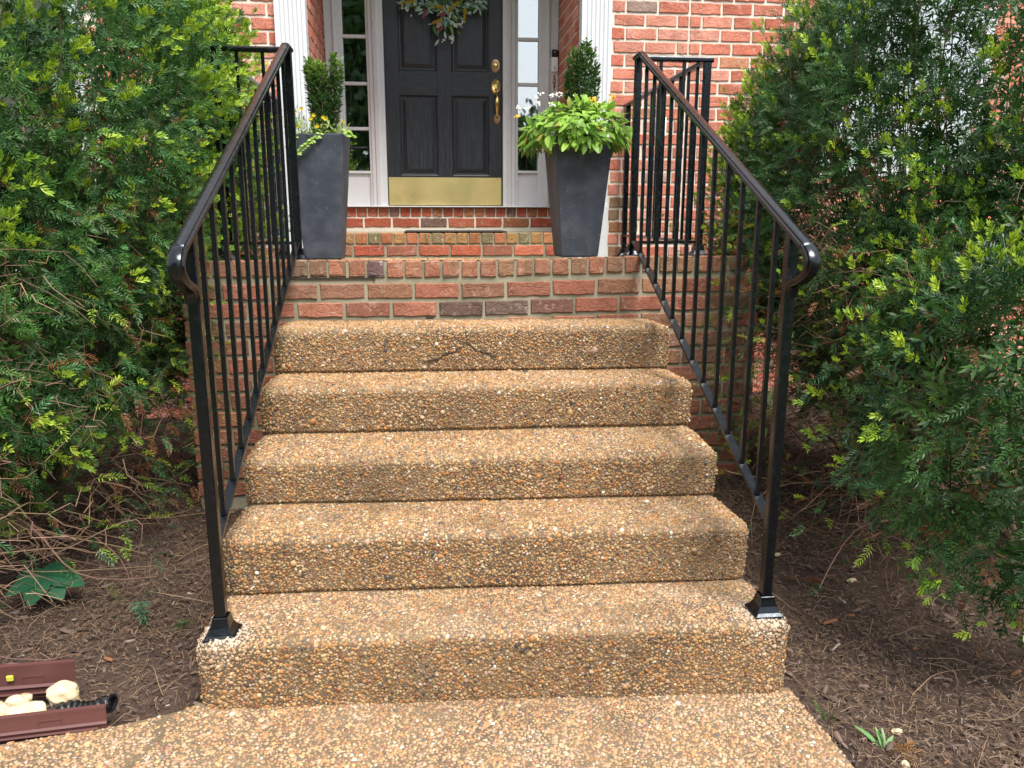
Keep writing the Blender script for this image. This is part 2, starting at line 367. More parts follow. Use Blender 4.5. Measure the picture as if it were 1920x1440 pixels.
# hairline cracks of the top riser (x, z) and others: pebbles keep clear of them
CRACKS = {5: [((-.045, .835), (-.04, .79)), ((-.04, .79), (-.09, .752)), ((-.09, .752), (-.20, .715)), ((-.04, .79), (.0, .755)), ((.0, .755), (.08, .73)), ((.50, .82), (.53, .78))],
          3: [((-.36, .47), (-.37, .43)), ((.26, .47), (.24, .40))]}
_cg = random.Random(17)
for _k, _segs in list(CRACKS.items()):          # break the straight runs into a jagged line between the stones
    _out, _map = [], {}
    for (xa, za), (xb, zb) in _segs:
        _p = [(xa, za)] + [(xa+(xb-xa)*q/5+_cg.uniform(-.004, .004), za+(zb-za)*q/5+_cg.uniform(-.005, .005)) for q in range(1, 5)] + [(xb, zb)]; _out += list(zip(_p, _p[1:]))
    CRACKS[_k] = _out
for i in range(1, 6):
    hw = (.818 if i == 1 else .812) - .002*i
    xs = np.linspace(-hw, hw, 60); prof = [step_profile(i, x, hw) for x in xs]; m = len(prof[0])
    mb = MB(); vs = [(x, y, z) for x, p in zip(xs, prof) for y, z in p]
    fs = [(a*m+k, (a+1)*m+k, (a+1)*m+k+1, a*m+k+1) for a in range(len(xs)-1) for k in range(m-1)]
    mb.add(vs, fs)
    for sgn, p, x in ((0, prof[0], -hw), (1, prof[-1], hw)):     # side walls
        lp = [(x, y, z) for y, z in p] + [(x, p[-1][0], -.12), (x, p[0][0], -.12)]
        mb.add(lp, [tuple(range(len(lp)))])
    blk = mb.build('step', M['grout'], steps, smooth=False)
    g = np.random.default_rng(50+i); sp_ = .0081
    pos, nrm = [], []
    nxs = int(2*hw/sp_)
    for a in range(nxs+1):
        x0 = -hw + a*2*hw/nxs
        pr = np.array(step_profile(i, x0, hw)); seg = np.linalg.norm(np.diff(pr, axis=0), axis=1); cs = np.concatenate([[0], np.cumsum(seg)])
        smax = cs[-1]-.05; ss = np.arange((.053 if i > 1 else .046) + (a % 2)*.5*sp_, smax, sp_) + g.uniform(-.0034, .0034, len(np.arange((.053 if i > 1 else .046) + (a % 2)*.5*sp_, smax, sp_)))
        yy = np.interp(ss, cs, pr[:, 0]); zz = np.interp(ss, cs, pr[:, 1])
        k = np.clip(np.searchsorted(cs, ss)-1, 0, len(seg)-1); tg = np.diff(pr, axis=0)[k]/seg[k][:, None]
        xx = x0 + g.uniform(-.0034, .0034, len(ss))
        pos.append(np.stack([xx, yy, zz], 1)); nr = np.stack([np.clip((np.abs(xx)-(hw-.03))/.03, 0, 1)*np.sign(xx)*.7, -tg[:, 1], tg[:, 0]], 1)
        nrm.append(nr/np.linalg.norm(nr, axis=1, keepdims=True))
    # ends of the step
    for sgn in (-1, 1):
        pr = np.array(step_profile(i, sgn*hw, hw)); n_ = 420
        yy = g.uniform(pr[0, 0], pr[-1, 0]-.06, n_); zt = np.interp(yy, np.maximum.accumulate(pr[:, 0]), pr[:, 1]); zz = zt - g.random(n_)*.22
        pos.append(np.stack([np.full(n_, sgn*hw), yy, zz], 1)); nrm.append(np.tile([[sgn*1., 0, 0]], (n_, 1)))
    pos = np.concatenate(pos); nrm = np.concatenate(nrm)
    keep = np.random.default_rng(i).random(len(pos)) > .05 + .12*np.clip(rnd_noise(pos, 21, 12), 0, 1)
    for (x1, z1), (x2, z2) in CRACKS.get(i, []):
        A_ = np.array([x1, z1]); d_ = np.array([x2-x1, z2-z1]); q = pos[:, [0, 2]]-A_; t_ = np.clip(q@d_/(d_@d_), 0, 1)
        keep &= ~((np.linalg.norm(q - t_[:, None]*d_, axis=1) < .0024) & (pos[:, 1] < (i-1)*G+.06))
        yq = (i-1)*G - .0005
        cm = MB(); nd = np.array([-d_[1], d_[0]])/np.linalg.norm(d_)*.0008
        cm.prism([(x1+nd[0], yq, z1+nd[1]), (x1-nd[0], yq, z1-nd[1]), (x2-nd[0], yq, z2-nd[1]), (x2+nd[0], yq, z2+nd[1])],
                 [(x1+nd[0], yq+.02, z1+nd[1]), (x1-nd[0], yq+.02, z1-nd[1]), (x2-nd[0], yq+.02, z2-nd[1]), (x2+nd[0], yq+.02, z2+nd[1])])
        cm.build('crack', M['crack'], blk)
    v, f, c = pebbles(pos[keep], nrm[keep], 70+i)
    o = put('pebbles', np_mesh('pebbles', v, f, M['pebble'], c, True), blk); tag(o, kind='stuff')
# pebbles of the walkway
g = np.random.default_rng(90); spw = .0084
xx, yy = np.meshgrid(np.arange(-1.55, .84, spw), np.arange(-.66, .02, spw)); xx[1::2] += spw/2
pp = np.stack([xx.ravel(), yy.ravel()], 1) + g.uniform(-.0036, .0036, (xx.size, 2))
poly = np.array(wpoly); inside = np.zeros(len(pp), bool); j = len(poly)-1
for i in range(len(poly)):
    xi, yi = poly[i]; xj, yj = poly[j]
    cnd = ((yi > pp[:, 1]) != (yj > pp[:, 1])) & (pp[:, 0] < (xj-xi)*(pp[:, 1]-yi)/(yj-yi+1e-12)+xi); inside ^= cnd; j = i
pp = pp[inside]; pos = np.stack([pp[:, 0], pp[:, 1], -.030-.034*pp[:, 0]/.83], 1)
keep = g.random(len(pos)) > .05 + .12*np.clip(rnd_noise(pos, 22, 12), 0, 1)
jl = np.abs((pos[:, 0]+.885) - .12*(pos[:, 1]+.03) - .012*np.sin(40*pos[:, 1])) < .011        # worn control joint
keep &= ~(jl & (g.random(len(pos)) < .85))
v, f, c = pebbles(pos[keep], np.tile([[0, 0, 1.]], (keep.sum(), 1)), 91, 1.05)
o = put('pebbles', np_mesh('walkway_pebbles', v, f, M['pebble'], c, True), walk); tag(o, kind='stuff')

# ------------------------------------------------------------------ bricks
def brick_mesh(L, H, D, seed):
    g = random.Random(seed); n = 5 if L > .12 else 3; out = []
    j = .0023
    for k in range(n): out.append((-L/2+L*k/n, -H/2))
    for k in range(2): out.append((L/2, -H/2+H*k/2))
    for k in range(n): out.append((L/2-L*k/n, H/2))
    for k in range(2): out.append((-L/2, H/2-H*k/2))
    out = [(x+g.uniform(-j, j), z+g.uniform(-j*1.2, j*1.2)) for x, z in out]; m = len(out)
    c = .0035; front = [(x*(1-2*c/L)+g.uniform(-.0006, .0006), g.uniform(-.0012, .0012), z*(1-2*c/H)) for x, z in out]
    mid = [(x, .0035, z) for x, z in out]; back = [(x, D, z) for x, z in out]
    mb = MB(); mb.add(front+mid+back, [tuple(range(m))] + [(a*m+(k+1) % m, a*m+k, (a+1)*m+k, (a+1)*m+(k+1) % m) for a in (0, 1) for k in range(m)])
    return mb.mesh('brick_block', M['brick'])
BS = [brick_mesh(.188, .0635, .06, 100+k) for k in range(9)]
BH = [brick_mesh(.0668, .0690, .06, 200+k) for k in range(6)]
BH2 = [brick_mesh(.0680, .0640, .06, 300+k) for k in range(6)]
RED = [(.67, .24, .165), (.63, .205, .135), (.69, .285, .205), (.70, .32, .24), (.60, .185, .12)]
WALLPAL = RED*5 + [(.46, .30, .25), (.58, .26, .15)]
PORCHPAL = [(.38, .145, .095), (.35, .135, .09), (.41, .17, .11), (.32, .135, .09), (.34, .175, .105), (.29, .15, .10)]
HEADPAL = [(.37, .17, .105), (.34, .16, .10), (.32, .185, .105), (.28, .165, .10), (.40, .17, .105)]
APAL = [(.40, .18, .075), (.38, .21, .08), (.45, .16, .075), (.33, .21, .085), (.22, .19, .10)]
BPAL = [(.46, .12, .065), (.43, .10, .06), (.48, .14, .08), (.40, .16, .075), (.22, .13, .12)]
GREY = (.135, .10, .088)
brg = random.Random(5)
def brick(parent, meshes, x, y, z, face='front', col=None, pal=None, sx=1.0, jit=.0018):
    o = bpy.data.objects.new('brick', brg.choice(meshes)); C.objects.link(o)
    c = col or brg.choice(pal); k = brg.uniform(.86, 1.12); o.color = (*[min(1, q*k) for q in c], 1)
    dy = brg.uniform(-jit, jit)
    if face == 'front': P = Vector((x, y+dy, z)); rz = 0
    elif face == 'right': P = Vector((x-dy, y, z)); rz = R(90)     # visible face looks to +x
    else: P = Vector((x+dy, y, z)); rz = R(-90)
    o.location = P - wloc(parent); o.rotation_euler = (brg.uniform(-.006, .006), brg.uniform(-.006, .006), rz); o.scale = (sx, 1, 1); o.parent = parent
    return o

# ------------------------------------------------------------------ brick porch
porch = thing('brick_porch', 'red brick porch platform with two brick steps up to the door', 'porch', (0, 2.3, 0))
PXL, PXR = -1.235, 1.325
def dzp(x): return .016*min(1, max(0, (x-.05)/.7))
def plat_z(x, y): return (ZP + (ZPB-ZP)*(y-YP)/(YW-YP)) + dzp(x)*(1-(y-YP)/(YW-YP))
core = MB(); nn_ = 24
for k in range(nn_):
    xa, xb = PXL+.012+(PXR-PXL-.024)*k/nn_, PXL+.012+(PXR-PXL-.024)*(k+1)/nn_
    ya, yb = YP+.0075, YW+.03
    core.add([(xa, ya, -.2), (xb, ya, -.2), (xb, ya, plat_z(xb, YP)-.004), (xa, ya, plat_z(xa, YP)-.004), (xa, yb, plat_z(xa, YW)-.004), (xb, yb, plat_z(xb, YW)-.004)], [(0, 1, 2, 3), (3, 2, 5, 4)])
core.add([(PXL+.012, YP+.0075, -.2), (PXL+.012, YW, -.2), (PXL+.012, YW, ZPB-.004), (PXL+.012, YP+.0075, ZP-.004)], [(0, 1, 2, 3)])
core.add([(PXR-.012, YP+.0075, -.2), (PXR-.012, YW, -.2), (PXR-.012, YW, ZPB-.004), (PXR-.012, YP+.0075, ZP+.012)], [(3, 2, 1, 0)])
front_wall = core.build('front_wall', M['porch_mortar'], porch)
hp = .0809; x = -.7755-6*hp+hp/2; k = 0
while x < PXR-.02:
    if x > PXL+.02:
        lift = .004 if x < -.42 else 0; c = None
        if abs(x-(-.7755+4.5*hp)) < .02: c = (.17, .115, .115)
        elif abs(x-(-.7755+.5*hp)) < .02: c = (.19, .125, .085)
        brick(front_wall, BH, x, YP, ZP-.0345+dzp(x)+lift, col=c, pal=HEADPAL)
        o = brick(front_wall, BH, x, YP+.0035, ZP+dzp(x)+lift, col=c, pal=HEADPAL); o.rotation_euler = (R(-90)-.043, 0, 0); o.scale = (1, 1, 2.6); o.location = Vector((x, YP+.094, plat_z(x, YP+.094)+.001+lift))-wloc(front_wall)
    x += hp; k += 1
for r_ in range(2, 14):
    zc = ZP-.0762-.012-.040-.080*(r_-2); off = -.6594 if r_ % 2 == 0 else -.6594-.0985
    for k in range(-4, 13):
        xl, xr = off+k*.2032, off+(k+1)*.2032
        xl2, xr2 = max(xl, PXL), min(xr, PXR)
        if xr2-xl2 < .05: continue
        xc = (xl2+xr2)/2; w = xr2-xl2-.0115
        if r_ >= 5 and -.83 < xl2 and xr2 < .83: continue
        if zc < -.05: continue
        c = GREY if (r_ == 3 and k in (3, 4, 5)) else None
        if c: c = [(.145, .105, .09), (.13, .10, .088), (.19, .10, .075)][k-3]
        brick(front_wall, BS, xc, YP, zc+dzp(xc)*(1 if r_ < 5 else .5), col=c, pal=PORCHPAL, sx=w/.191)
# dark open joint under the lifted edge bricks
mb = MB(); mb.box(-.80, -.425, YP+.001, YP+.02, ZP-.0755, ZP-.0695); mb.box(-.425, -.417, YP+.001, YP+.02, ZP-.082, ZP-.03); mb.box(-.20, -.17, YP+.001, YP+.02, .842, .858); mb.build('open_joint', M['crack'], front_wall)
# aggregate panel of the platform floor
mb = MB(); ya, yb = YP+.20, YW-.004
mb.add([(-1.0, ya, plat_z(-1, ya)+.002), (0, ya, plat_z(0, ya)+.002), (.14, ya, plat_z(.14, ya)+.002), (.14, yb, plat_z(.14, yb)+.002), (-1.0, yb, plat_z(-1, yb)+.002)], [(0, 1, 2, 3, 4)])
fl = mb.build('floor_panel', M['grout'], porch)
n_ = 4500; g = np.random.default_rng(33); px = g.uniform(-.98, .12, n_); py = ya + (yb-ya)*g.random(n_)**1.6
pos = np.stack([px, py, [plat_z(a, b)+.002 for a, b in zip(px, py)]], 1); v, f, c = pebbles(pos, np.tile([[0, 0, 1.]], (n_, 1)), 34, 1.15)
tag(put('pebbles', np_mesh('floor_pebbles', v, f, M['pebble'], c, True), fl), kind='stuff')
def brick_step(name, yf, ztop, zlow, xj, pitch, xs_, spitch, pal, palS, back, mort):
    mb = MB(); mb.box(OPL+.002, OPR-.002, yf+.007, back, zlow-.05, ztop-.004); st = mb.build(name, mort, porch)
    x = xj - 20*pitch + pitch/2
    while x < OPR:
        if x-pitch/2 > OPL-.03 and x+pitch/2 < OPR+.03:
            brick(st, BH2, x, yf, ztop-.032, pal=pal, sx=(pitch-.0105)/.068)
            o = brick(st, BH2, x, yf, ztop, pal=pal, sx=(pitch-.0105)/.068); o.rotation_euler = (R(-90), 0, 0); o.scale = ((pitch-.0105)/.068, 1, 2.8); o.location = Vector((x, yf+.094, ztop+.0005))-wloc(st)
        x += pitch
    x = xs_ - 10*spitch
    while x < OPR:
        a, b = max(x, OPL), min(x+spitch, OPR)
        if b-a > .04: brick(st, BS, (a+b)/2, yf, ztop-.064-.0125-.032, pal=palS, sx=(b-a-.0115)/.191)
        x += spitch
    return st
SA = brick_step('lower_brick_step', YW, ZA, ZPB, -.6421, .0797, -.655, .2035, APAL, PORCHPAL+BPAL[:3], YD+.2, M['porch_mortar'])
SB = brick_step('upper_brick_step', 3.996, ZB, ZA, -.7, .0787, -.65, .2050, BPAL, BPAL[:4]*2+[(.24, .15, .13)], YD+.3, M['mortar'])

# ------------------------------------------------------------------ house
house = thing('brick_house', 'red brick house front with white fluted door surround', 'house', (0, YW+1, 0))
WZ0, WZ1 = -.3, 4.3
RJ, LJ = 1.463, None
wr = MB(); wr.box(.79, 4.6, YW+.0065, YW+.2, WZ0, WZ1)
wr.box(.7865, 1.0, YW+.2, YD+.12, WZ0, WZ1)
wall_r = wr.build('wall', M['mortar'], house)
wlm = MB(); wlm.box(-4.6, -.881, YW+.0065, YW+.2, WZ0, WZ1); wlm.box(-1.1, -.8795, YW+.2, YD+.12, WZ0, WZ1)
wall_l = wlm.build('wall', M['mortar'], house)
RP = .0782
def rows(z0, z1): return [(k, 2.553-RP*k) for k in range(-30, 50) if z0 < 2.553-RP*k < z1]
for k, z in rows(1.0, 2.70):
    offs = [1.057-.2032, 1.057, 1.260, RJ] if k % 2 == 0 else [.78, .98, 1.183, 1.386, RJ]
    cuts = offs + ([RJ+.2032*q for q in range(1, 5)] if k % 2 == 0 else [RJ+.078+.2032*q for q in range(0, 5)])
    for a, b in zip(cuts, cuts[1:]):
        a = max(a, .965); b = min(b, 2.2)
        if b-a < .03: continue
        col = (.38, .27, .23) if (k == 0 and abs(a-1.057) < .01) else None
        if z < 1.42 and b < 1.25 and brg.random() < .75: col = brg.choice([(.40, .19, .09), (.36, .20, .12), (.27, .18, .11)])
        brick(wall_r, BS, (a+b)/2, YW, z, col=col, pal=WALLPAL, sx=(b-a-.0115)/.191)
for k, z in rows(1.0, 2.70):
    off = -1.055-.2032*3+(.06 if k % 2 == 0 else .16)
    for q in range(5):
        a, b = max(-1.5, off+q*.2032), min(off+(q+1)*.2032, -1.035)
        if b-a < .03: continue
        brick(wall_l, BS, (a+b)/2, YW, z, pal=WALLPAL, sx=(b-a-.0115)/.191)
for k, z in rows(1.20, 2.95):
    for q in range(-1, 5):
        off = YW + (.04 if k % 2 else -.06) + q*.2032
        a, b = max(off, YW+.06), min(off+.2032, YD-.005)
        if b-a < .03: continue
        brick(wall_l, BS, OPL, (a+b)/2, z, 'right', pal=RED, sx=(b-a-.0115)/.191)
        brick(wall_r, BS, OPR, (a+b)/2, z, 'left', pal=RED, sx=(b-a-.0115)/.191)
def brick_field(parent, spans):
    V, Fq_, g = [], [], random.Random(8); mb = MB()
    for x0, x1, z0, z1, skips in spans:
        for k, z in rows(z0, z1):
            x = x0 + (0 if k % 2 else -.1)
            while x < x1:
                a, b = max(x, x0), min(x+.2032, x1); x += .2032
                if b-a < .04 or any(sx0 < (a+b)/2 < sx1 and sz0 < z < sz1 for sx0, sx1, sz0, sz1 in skips): continue
                d = g.uniform(-.002, .002); mb.col = g.choice(WALLPAL); mb.box(a+.006, b-.006, YW+d, YW+.03, z-.0335, z+.0335)
    m = tinted('far_brick', .9, .25, (60, .6, .003)); o = mb.build('brick_field', m, parent); tag(o, kind='stuff')
brick_field(wall_r, [(2.2, 4.6, .0, 4.2, [(2.31, 3.5, 1.55, 3.1)]), (.965, 2.2, 2.70, 4.2, []), (1.34, 2.2, .0, 1.0, [])])
brick_field(wall_l, [(-4.6, -1.5, .0, 4.2, [(-3.4, -2.15, .95, 2.6)]), (-1.5, -1.035, 2.70, 4.2, []), (-1.5, -1.26, 0, 1.0, [])])
def window(x0, x1, z0, z1):
    mb = MB()
    for b in ((x0, x0+.06, z0, z1), (x1-.06, x1, z0, z1), (x0+.06, x1-.06, z1-.06, z1), (x0+.06, x1-.06, z0, z0+.07)): mb.box(b[0], b[1], YW-.012, YW+.06, b[2], b[3])
    w = mb.build('window', M['white'], house)
    zc = (z0+z1)/2
    for k in range(2):
        mb = MB(); mb.box(x0+.06+(x1-x0-.12)*k/2, x0+.06+(x1-x0-.12)*(k+1)/2, YW+.0015, YW+.004, z0+.07, z1-.06); mb.build('pane', M['glass'], w)
    mb = MB(); mb.box((x0+x1)/2-.015, (x0+x1)/2+.015, YW-.01, YW+.0012, z0+.07, z1-.06); mb.build('muntin', M['white'], w)
window(2.3, 3.5, 1.55, 3.1); window(-3.4, -2.15, .95, 2.6)
# fluted pilasters on plinths
def pilaster(xa, xb):
    w = xb-xa; n = 6; loop = [(xa, YW+.05), (xa, YW-.035)]
    m = .016
    for k in range(n):
        c0 = xa+m+(w-2*m)*k/n; c1 = xa+m+(w-2*m)*(k+1)/n; pad = .0045
        loop += [(c0+pad, YW-.035), (c0+pad+.004, YW-.029), ((c0+c1)/2, YW-.0265), (c1-pad-.004, YW-.029), (c1-pad, YW-.035)]
    loop += [(xb, YW-.035), (xb, YW+.05)]
    mb = MB(); mb.prism([(x, y, 1.37) for x, y in loop], [(x, y, 3.25) for x, y in loop]); p = mb.build('pilaster', M['white'], house)
    mb = MB(); mb.box(xa-.006, xb+.006, YW-.043, YW+.05, 1.02, 1.355); mb.box(xa-.003, xb+.003, YW-.040, YW+.049, 1.355, 1.3695)
    mb.build('plinth', M['white'], p, bevel=.002)
pilaster(-1.051, -.872); pilaster(.776, .963)
mb = MB(); mb.box(-1.15, 1.06, YW-.06, YW+.1, 3.25, 3.6); mb.build('entablature', M['white'], house)
mb = MB(); mb.box(-.879, .786, YW+.1, YD+.12, 3.25, 3.35); mb.build('soffit', M['white'], house)
# door surround: moulded casings and sidelights
ZS = ZB+.012
def casing(x0, x1, steps_, z0=ZS, z1=3.245, name='casing'):
    """STEPS_: (fraction, y) profile from x0 to x1"""
    loop = [(x0, YD+.10)] + [(x0+(x1-x0)*f, y) for f, y in steps_] + [(x1, YD+.10)]
    mb = MB(); mb.prism([(x, y, z0) for x, y in loop], [(x, y, z1) for x, y in loop]); return mb.build(name, M['white'], house)
A_ = YD-.03
casing(-.871, -.752, [(0, A_), (.42, A_), (.44, A_-.008), (.52, A_-.012), (.58, A_-.004), (.66, A_), (.70, A_+.012), (.86, A_+.014), (.90, A_+.024), (1, A_+.03)])
casing(-.590, -.468, [(0, A_+.03), (.12, A_+.024), (.16, A_+.012), (.34, A_+.008), (.40, A_-.006), (.55, A_-.012), (.62, A_-.002), (.72, A_+.004), (.74, A_+.004), (1, A_+.004)])
casing(.380, .492, [(0, A_+.004), (.22, A_+.004), (.26, A_-.002), (.36, A_-.012), (.5, A_-.006), (.58, A_+.008), (.78, A_+.012), (.84, A_+.024), (1, A_+.03)])
casing(.642, .779, [(0, A_+.03), (.10, A_+.024), (.14, A_+.014), (.30, A_+.012), (.34, A_), (.42, A_-.004), (.48, A_-.012), (.56, A_-.008), (.60, A_), (1, A_)])
mb = MB(); mb.box(-.872, .780, YD-.055, YD+.09, ZB+.0025, ZS-.0005); mb.build('threshold', M['white'], house, bevel=.003)
def sidelight(x0, x1, bars, zb):
    # lower wood panel, sash frame, muntins, panes
    mb = MB(); mb.box(x0-.001, x1+.001, YD+.018, YD+.06, ZS, zb-.012); mb.box(x0, x1, YD+.0, YD+.06, zb-.012, zb+.006); s_ = mb.build('sidelight', M['white'], house, bevel=.0015)
    zs = [zb] + bars + [3.2]
    for z in bars:
        mb = MB(); mb.box(x0-.001, x1+.001, YD+.006, YD+.045, z-.011, z+.011); mb.build('muntin', M['white'], s_, bevel=.003)
    for a, b in zip(zs, zs[1:]):
        mb = MB(); mb.box(x0, x1, YD+.024, YD+.028, a+.008, b-.011); mb.build('pane', M['glass'], s_)
sidelight(-.752, -.590, [1.909, 2.217, 2.531, 2.85], 1.608)
sidelight(.492, .642, [1.920, 2.232, 2.540, 2.855], 1.618)
# interior shell, with an unseen back opening added to light the staircase
mb = MB(); mb.box(-2.6, 2.6, YD+.10, 8.2, 1.24, 1.36); mb.box(-2.6, 1.55, 8.2, 8.4, 1.3, 4.2); mb.box(2.45, 2.6, 8.2, 8.4, 1.3, 4.2); mb.box(1.55, 2.45, 8.2, 8.4, 1.3, 2.0); mb.box(1.55, 2.45, 8.2, 8.4, 3.6, 4.2); mb.box(-2.8, -2.6, YD+.1, 8.2, 1.3, 4.2); mb.box(2.6, 2.8, YD+.1, 8.2, 1.3, 4.2)
mb.box(-2.8, -.881, YD+.121, YD+.16, 1.3, 4.2); mb.box(.79, 2.8, YD+.121, YD+.16, 1.3, 4.2); mb.build('hall_interior', M['plaster'], house)
mb = MB(); mb.box(-4.6, 4.6, YW-.1, 8.6, 4.3, 4.4); mb.box(-4.6, -4.5, YW+.2, 8.6, -.3, 4.3); mb.box(4.5, 4.6, YW+.2, 8.6, -.3, 4.3); mb.box(-4.5, 1.55, 8.45, 8.6, -.3, 4.3); mb.box(2.45, 4.5, 8.45, 8.6, -.3, 4.3); mb.box(1.55, 2.45, 8.45, 8.6, -.3, 2.0); mb.box(1.55, 2.45, 8.45, 8.6, 3.6, 4.3); mb.box(-.871, .78, YD+.0, YD+.1, 3.246, 4.3); mb.build('unseen_shell', M['mortar'], house)  # unseen roof and walls added to block light; back opening lets daylight in

# hall staircase seen through the left sidelight
st = thing('hall_staircase', 'wooden staircase with white risers seen through the left sidelight', 'staircase', (-1.0, 5.3, 1.36))
for k in range(8):
    z = 1.36+.18*k; y = 5.0+.24*k
    mb = MB(); mb.box(-1.75, -.86, y, y+.02, z, z+.155); mb.build('riser', M['white_plastic'], st)
    mb = MB(); mb.box(-1.75, -.84, y-.025, y+.245, z+.155, z+.18); mb.build('tread', M['wood'], st)
mb = MB(); mb.lathe([(.045, 0), (.045, .25), (.03, .28), (.035, .45), (.022, .6), (.04, .75), (.045, .78), (.045, .98), (.055, 1.0), (.05, 1.05), (.02, 1.08)], (-.83, 4.92, 1.36), n=12); mb.build('newel_post', M['wood'], st)
for k in range(6):
    mb = MB(); mb.tube([(-.85, 5.1+.24*k, 1.54+.18*k), (-.85, 5.1+.24*k, 2.3+.18*k)], .014, 6); mb.build('baluster', M['wood'], st)
mb = MB(); mb.tube([(-.84, 4.92, 2.3), (-.85, 5.1, 2.36), (-.85, 6.5, 3.4)], .03, 8); mb.build('handrail', M['wood'], st)

# ------------------------------------------------------------------ front door
door = thing('front_door', 'black six panel wooden front door with brass kick plate', 'door', (-.045, YD+.02, ZS))
DX0, DX1, DZ0, DZ1, DY = -.4665, .3785, ZS+.003, 3.24, YD+.02
vert = [(DX0, DX0+.098), (-.093, .0105), (.283, DX1)]
for a, b in vert:
    mb = MB(); mb.box(a, b, DY, DY+.045, DZ0, DZ1); mb.build('stile', M['door'], door, bevel=.0015)
pans = [(DX0+.098, -.093), (.0105, .283)]
zr = [(DZ0, 1.585), (2.150, 2.312), (2.985, 3.06)]
for a, b in pans:
    for z0, z1 in zr:
        mb = MB(); mb.box(a, b, DY+.0012, DY+.044, z0, z1); mb.build('rail', M['door_rail'], door)
    for z0, z1 in ((1.585, 2.150), (2.312, 2.985), (3.06, 3.235)):
        # moulded sticking, sunk field and raised centre
        def ring(i, y): return [(a+i, y, z0+i), (b-i, y, z0+i), (b-i, y, z1-i), (a+i, y, z1-i)]
        lv = [ring(0, DY+.001), ring(.006, DY+.004), ring(.011, DY+.016), ring(.020, DY+.017), ring(.045, DY+.006), ring(.048, DY+.0045)]
        mb = MB(); vsx = [p for l in lv for p in l]
        mb.add(vsx, [(4*i+k, 4*i+(k+1) % 4, 4*i+4+(k+1) % 4, 4*i+4+k) for i in range(5) for k in range(4)] + [(20, 21, 22, 23)]); mb.build('panel', M['door'], door)
kp = MB(); kp.box(DX0+.006, DX1-.008, DY-.0018, DY+.0008, ZS+.006, 1.572); kp = kp.build('kick_plate', M['kick'], door, bevel=.0006)
for k in range(6):
    for z in (ZS+.017, 1.561):
        mb = MB(); mb.lathe([(.0035, 0), (.003, .0012), (.001, .0016)], (DX0+.025+k*.157, DY-.0018, z), 'y', 8); mb.build('screw', M['brass'], kp)
db = MB(); db.lathe([(.030, -.001), (.030, .004), (.026, .009), (.018, .010)], (.329, DY, 2.357), 'y', 20)
for v_i in range(len(db.v)): x_, y_, z_ = db.v[v_i]; db.v[v_i] = (.329+(x_-.329)*1.12, y_, 2.357+(z_-2.357)*1.65)
db = db.build('deadbolt', M['bronze'], door, smooth=False)
mb = MB(); mb.lathe([(.018, .008), (.019, .020), (.015, .024), (.004, .024)], (.329, DY, 2.358), 'y', 16); mb.build('cylinder', M['brass'], db, smooth=True)
hs = MB()
def oval(mb, cx, cz, rx, rz, prof):
    i0 = len(mb.v); mb.lathe([(r, h) for r, h in prof], (cx, DY, cz), 'y', 20)
    for q in range(i0, len(mb.v)): x_, y_, z_ = mb.v[q]; mb.v[q] = (cx+(x_-cx)*rx, y_, cz+(z_-cz)*rz)
oval(hs, .331, 2.215, .035, .052, [(1, -.001), (1, .006), (.86, .010), (.75, .006), (.3, .004)])
hs = hs.build('handle_set', M['brass'], door, smooth=False)
mb = MB(); mb.tube([(.331, DY-.004, 2.186), (.332, DY-.022, 2.182), (.333, DY-.043, 2.160), (.335, DY-.050, 2.12), (.336, DY-.045, 2.075), (.338, DY-.033, 2.035), (.340, DY-.018, 2.012), (.341, DY-.004, 2.000)], [.008, .008, .012, .0165, .0145, .0105, .009, .010], 10); mb.build('grip', M['brass'], hs, smooth=True)
mb = MB(); mb.box(.322, .340, DY-.022, DY-.004, 2.192, 2.199); mb.build('thumb_latch', M['bronze'], hs, bevel=.002)
mb = MB(); oval(mb, .341, 1.990, .026, .038, [(1, -.001), (1, .005), (.8, .009), (.3, .010)]); mb.build('lower_plate', M['bronze'], hs)

# black door mat lying on the lower brick step
mb = MB(); mb.box(-.335, .325, YW+.03, YW+.47, ZA+.0035, ZA+.0125); dm = mb.build('door_mat', M['rubber'], None, bevel=.003)
tag(dm, 'thin black rubber mat lying on the brick step before the door', 'mat')

# doorbell camera and old bell button on the right casing
bell = thing('doorbell', 'black and white video doorbell on the white door casing', 'doorbell', (.752, A_, 2.31))
mb = MB(); mb.box(.731, .775, A_-.028, A_-.001, 2.315, 2.412); mb.build('white_body', M['white_plastic'], bell, bevel=.006, seg=2)
mb = MB(); mb.box(.7305, .7755, A_-.029, A_-.001, 2.4125, 2.462); cf = mb.build('camera_face', M['black_plastic'], bell, bevel=.006, seg=2)
mb = MB(); mb.lathe([(.007, .0), (.007, .0015), (.004, .002)], (.753, A_-.029, 2.445), 'y', 14); mb.build('lens', M['glass'], cf)
mb = MB(); mb.lathe([(.0125, 0), (.0125, .0012), (.0105, .0014), (.010, .0004)], (.753, A_-.028, 2.337), 'y', 20); mb.build('button', M['white'], bell)
ob = thing('bell_button', 'small tarnished brass ornate bell button below the video doorbell', 'bell button', (.753, A_, 2.21))
mb = MB()
for cz, rx, rz in ((2.283, .008, .014), (2.25, .013, .022), (2.215, .009, .014), (2.196, .004, .010)):
    i0 = len(mb.v); mb.lathe([(1, -.001), (1, .003), (.7, .006)], (.753, A_, cz), 'y', 14)
    for q in range(i0, len(mb.v)): x_, y_, z_ = mb.v[q]; mb.v[q] = (.753+(x_-.753)*rx, y_, cz+(z_-cz)*rz)
mb.build('plate', M['bronze'], ob)
mb = MB(); mb.lathe([(.006, .004), (.006, .010), (.003, .012)], (.753, A_, 2.25), 'y', 12); mb.build('push_button', M['white_plastic'], ob, smooth=True)
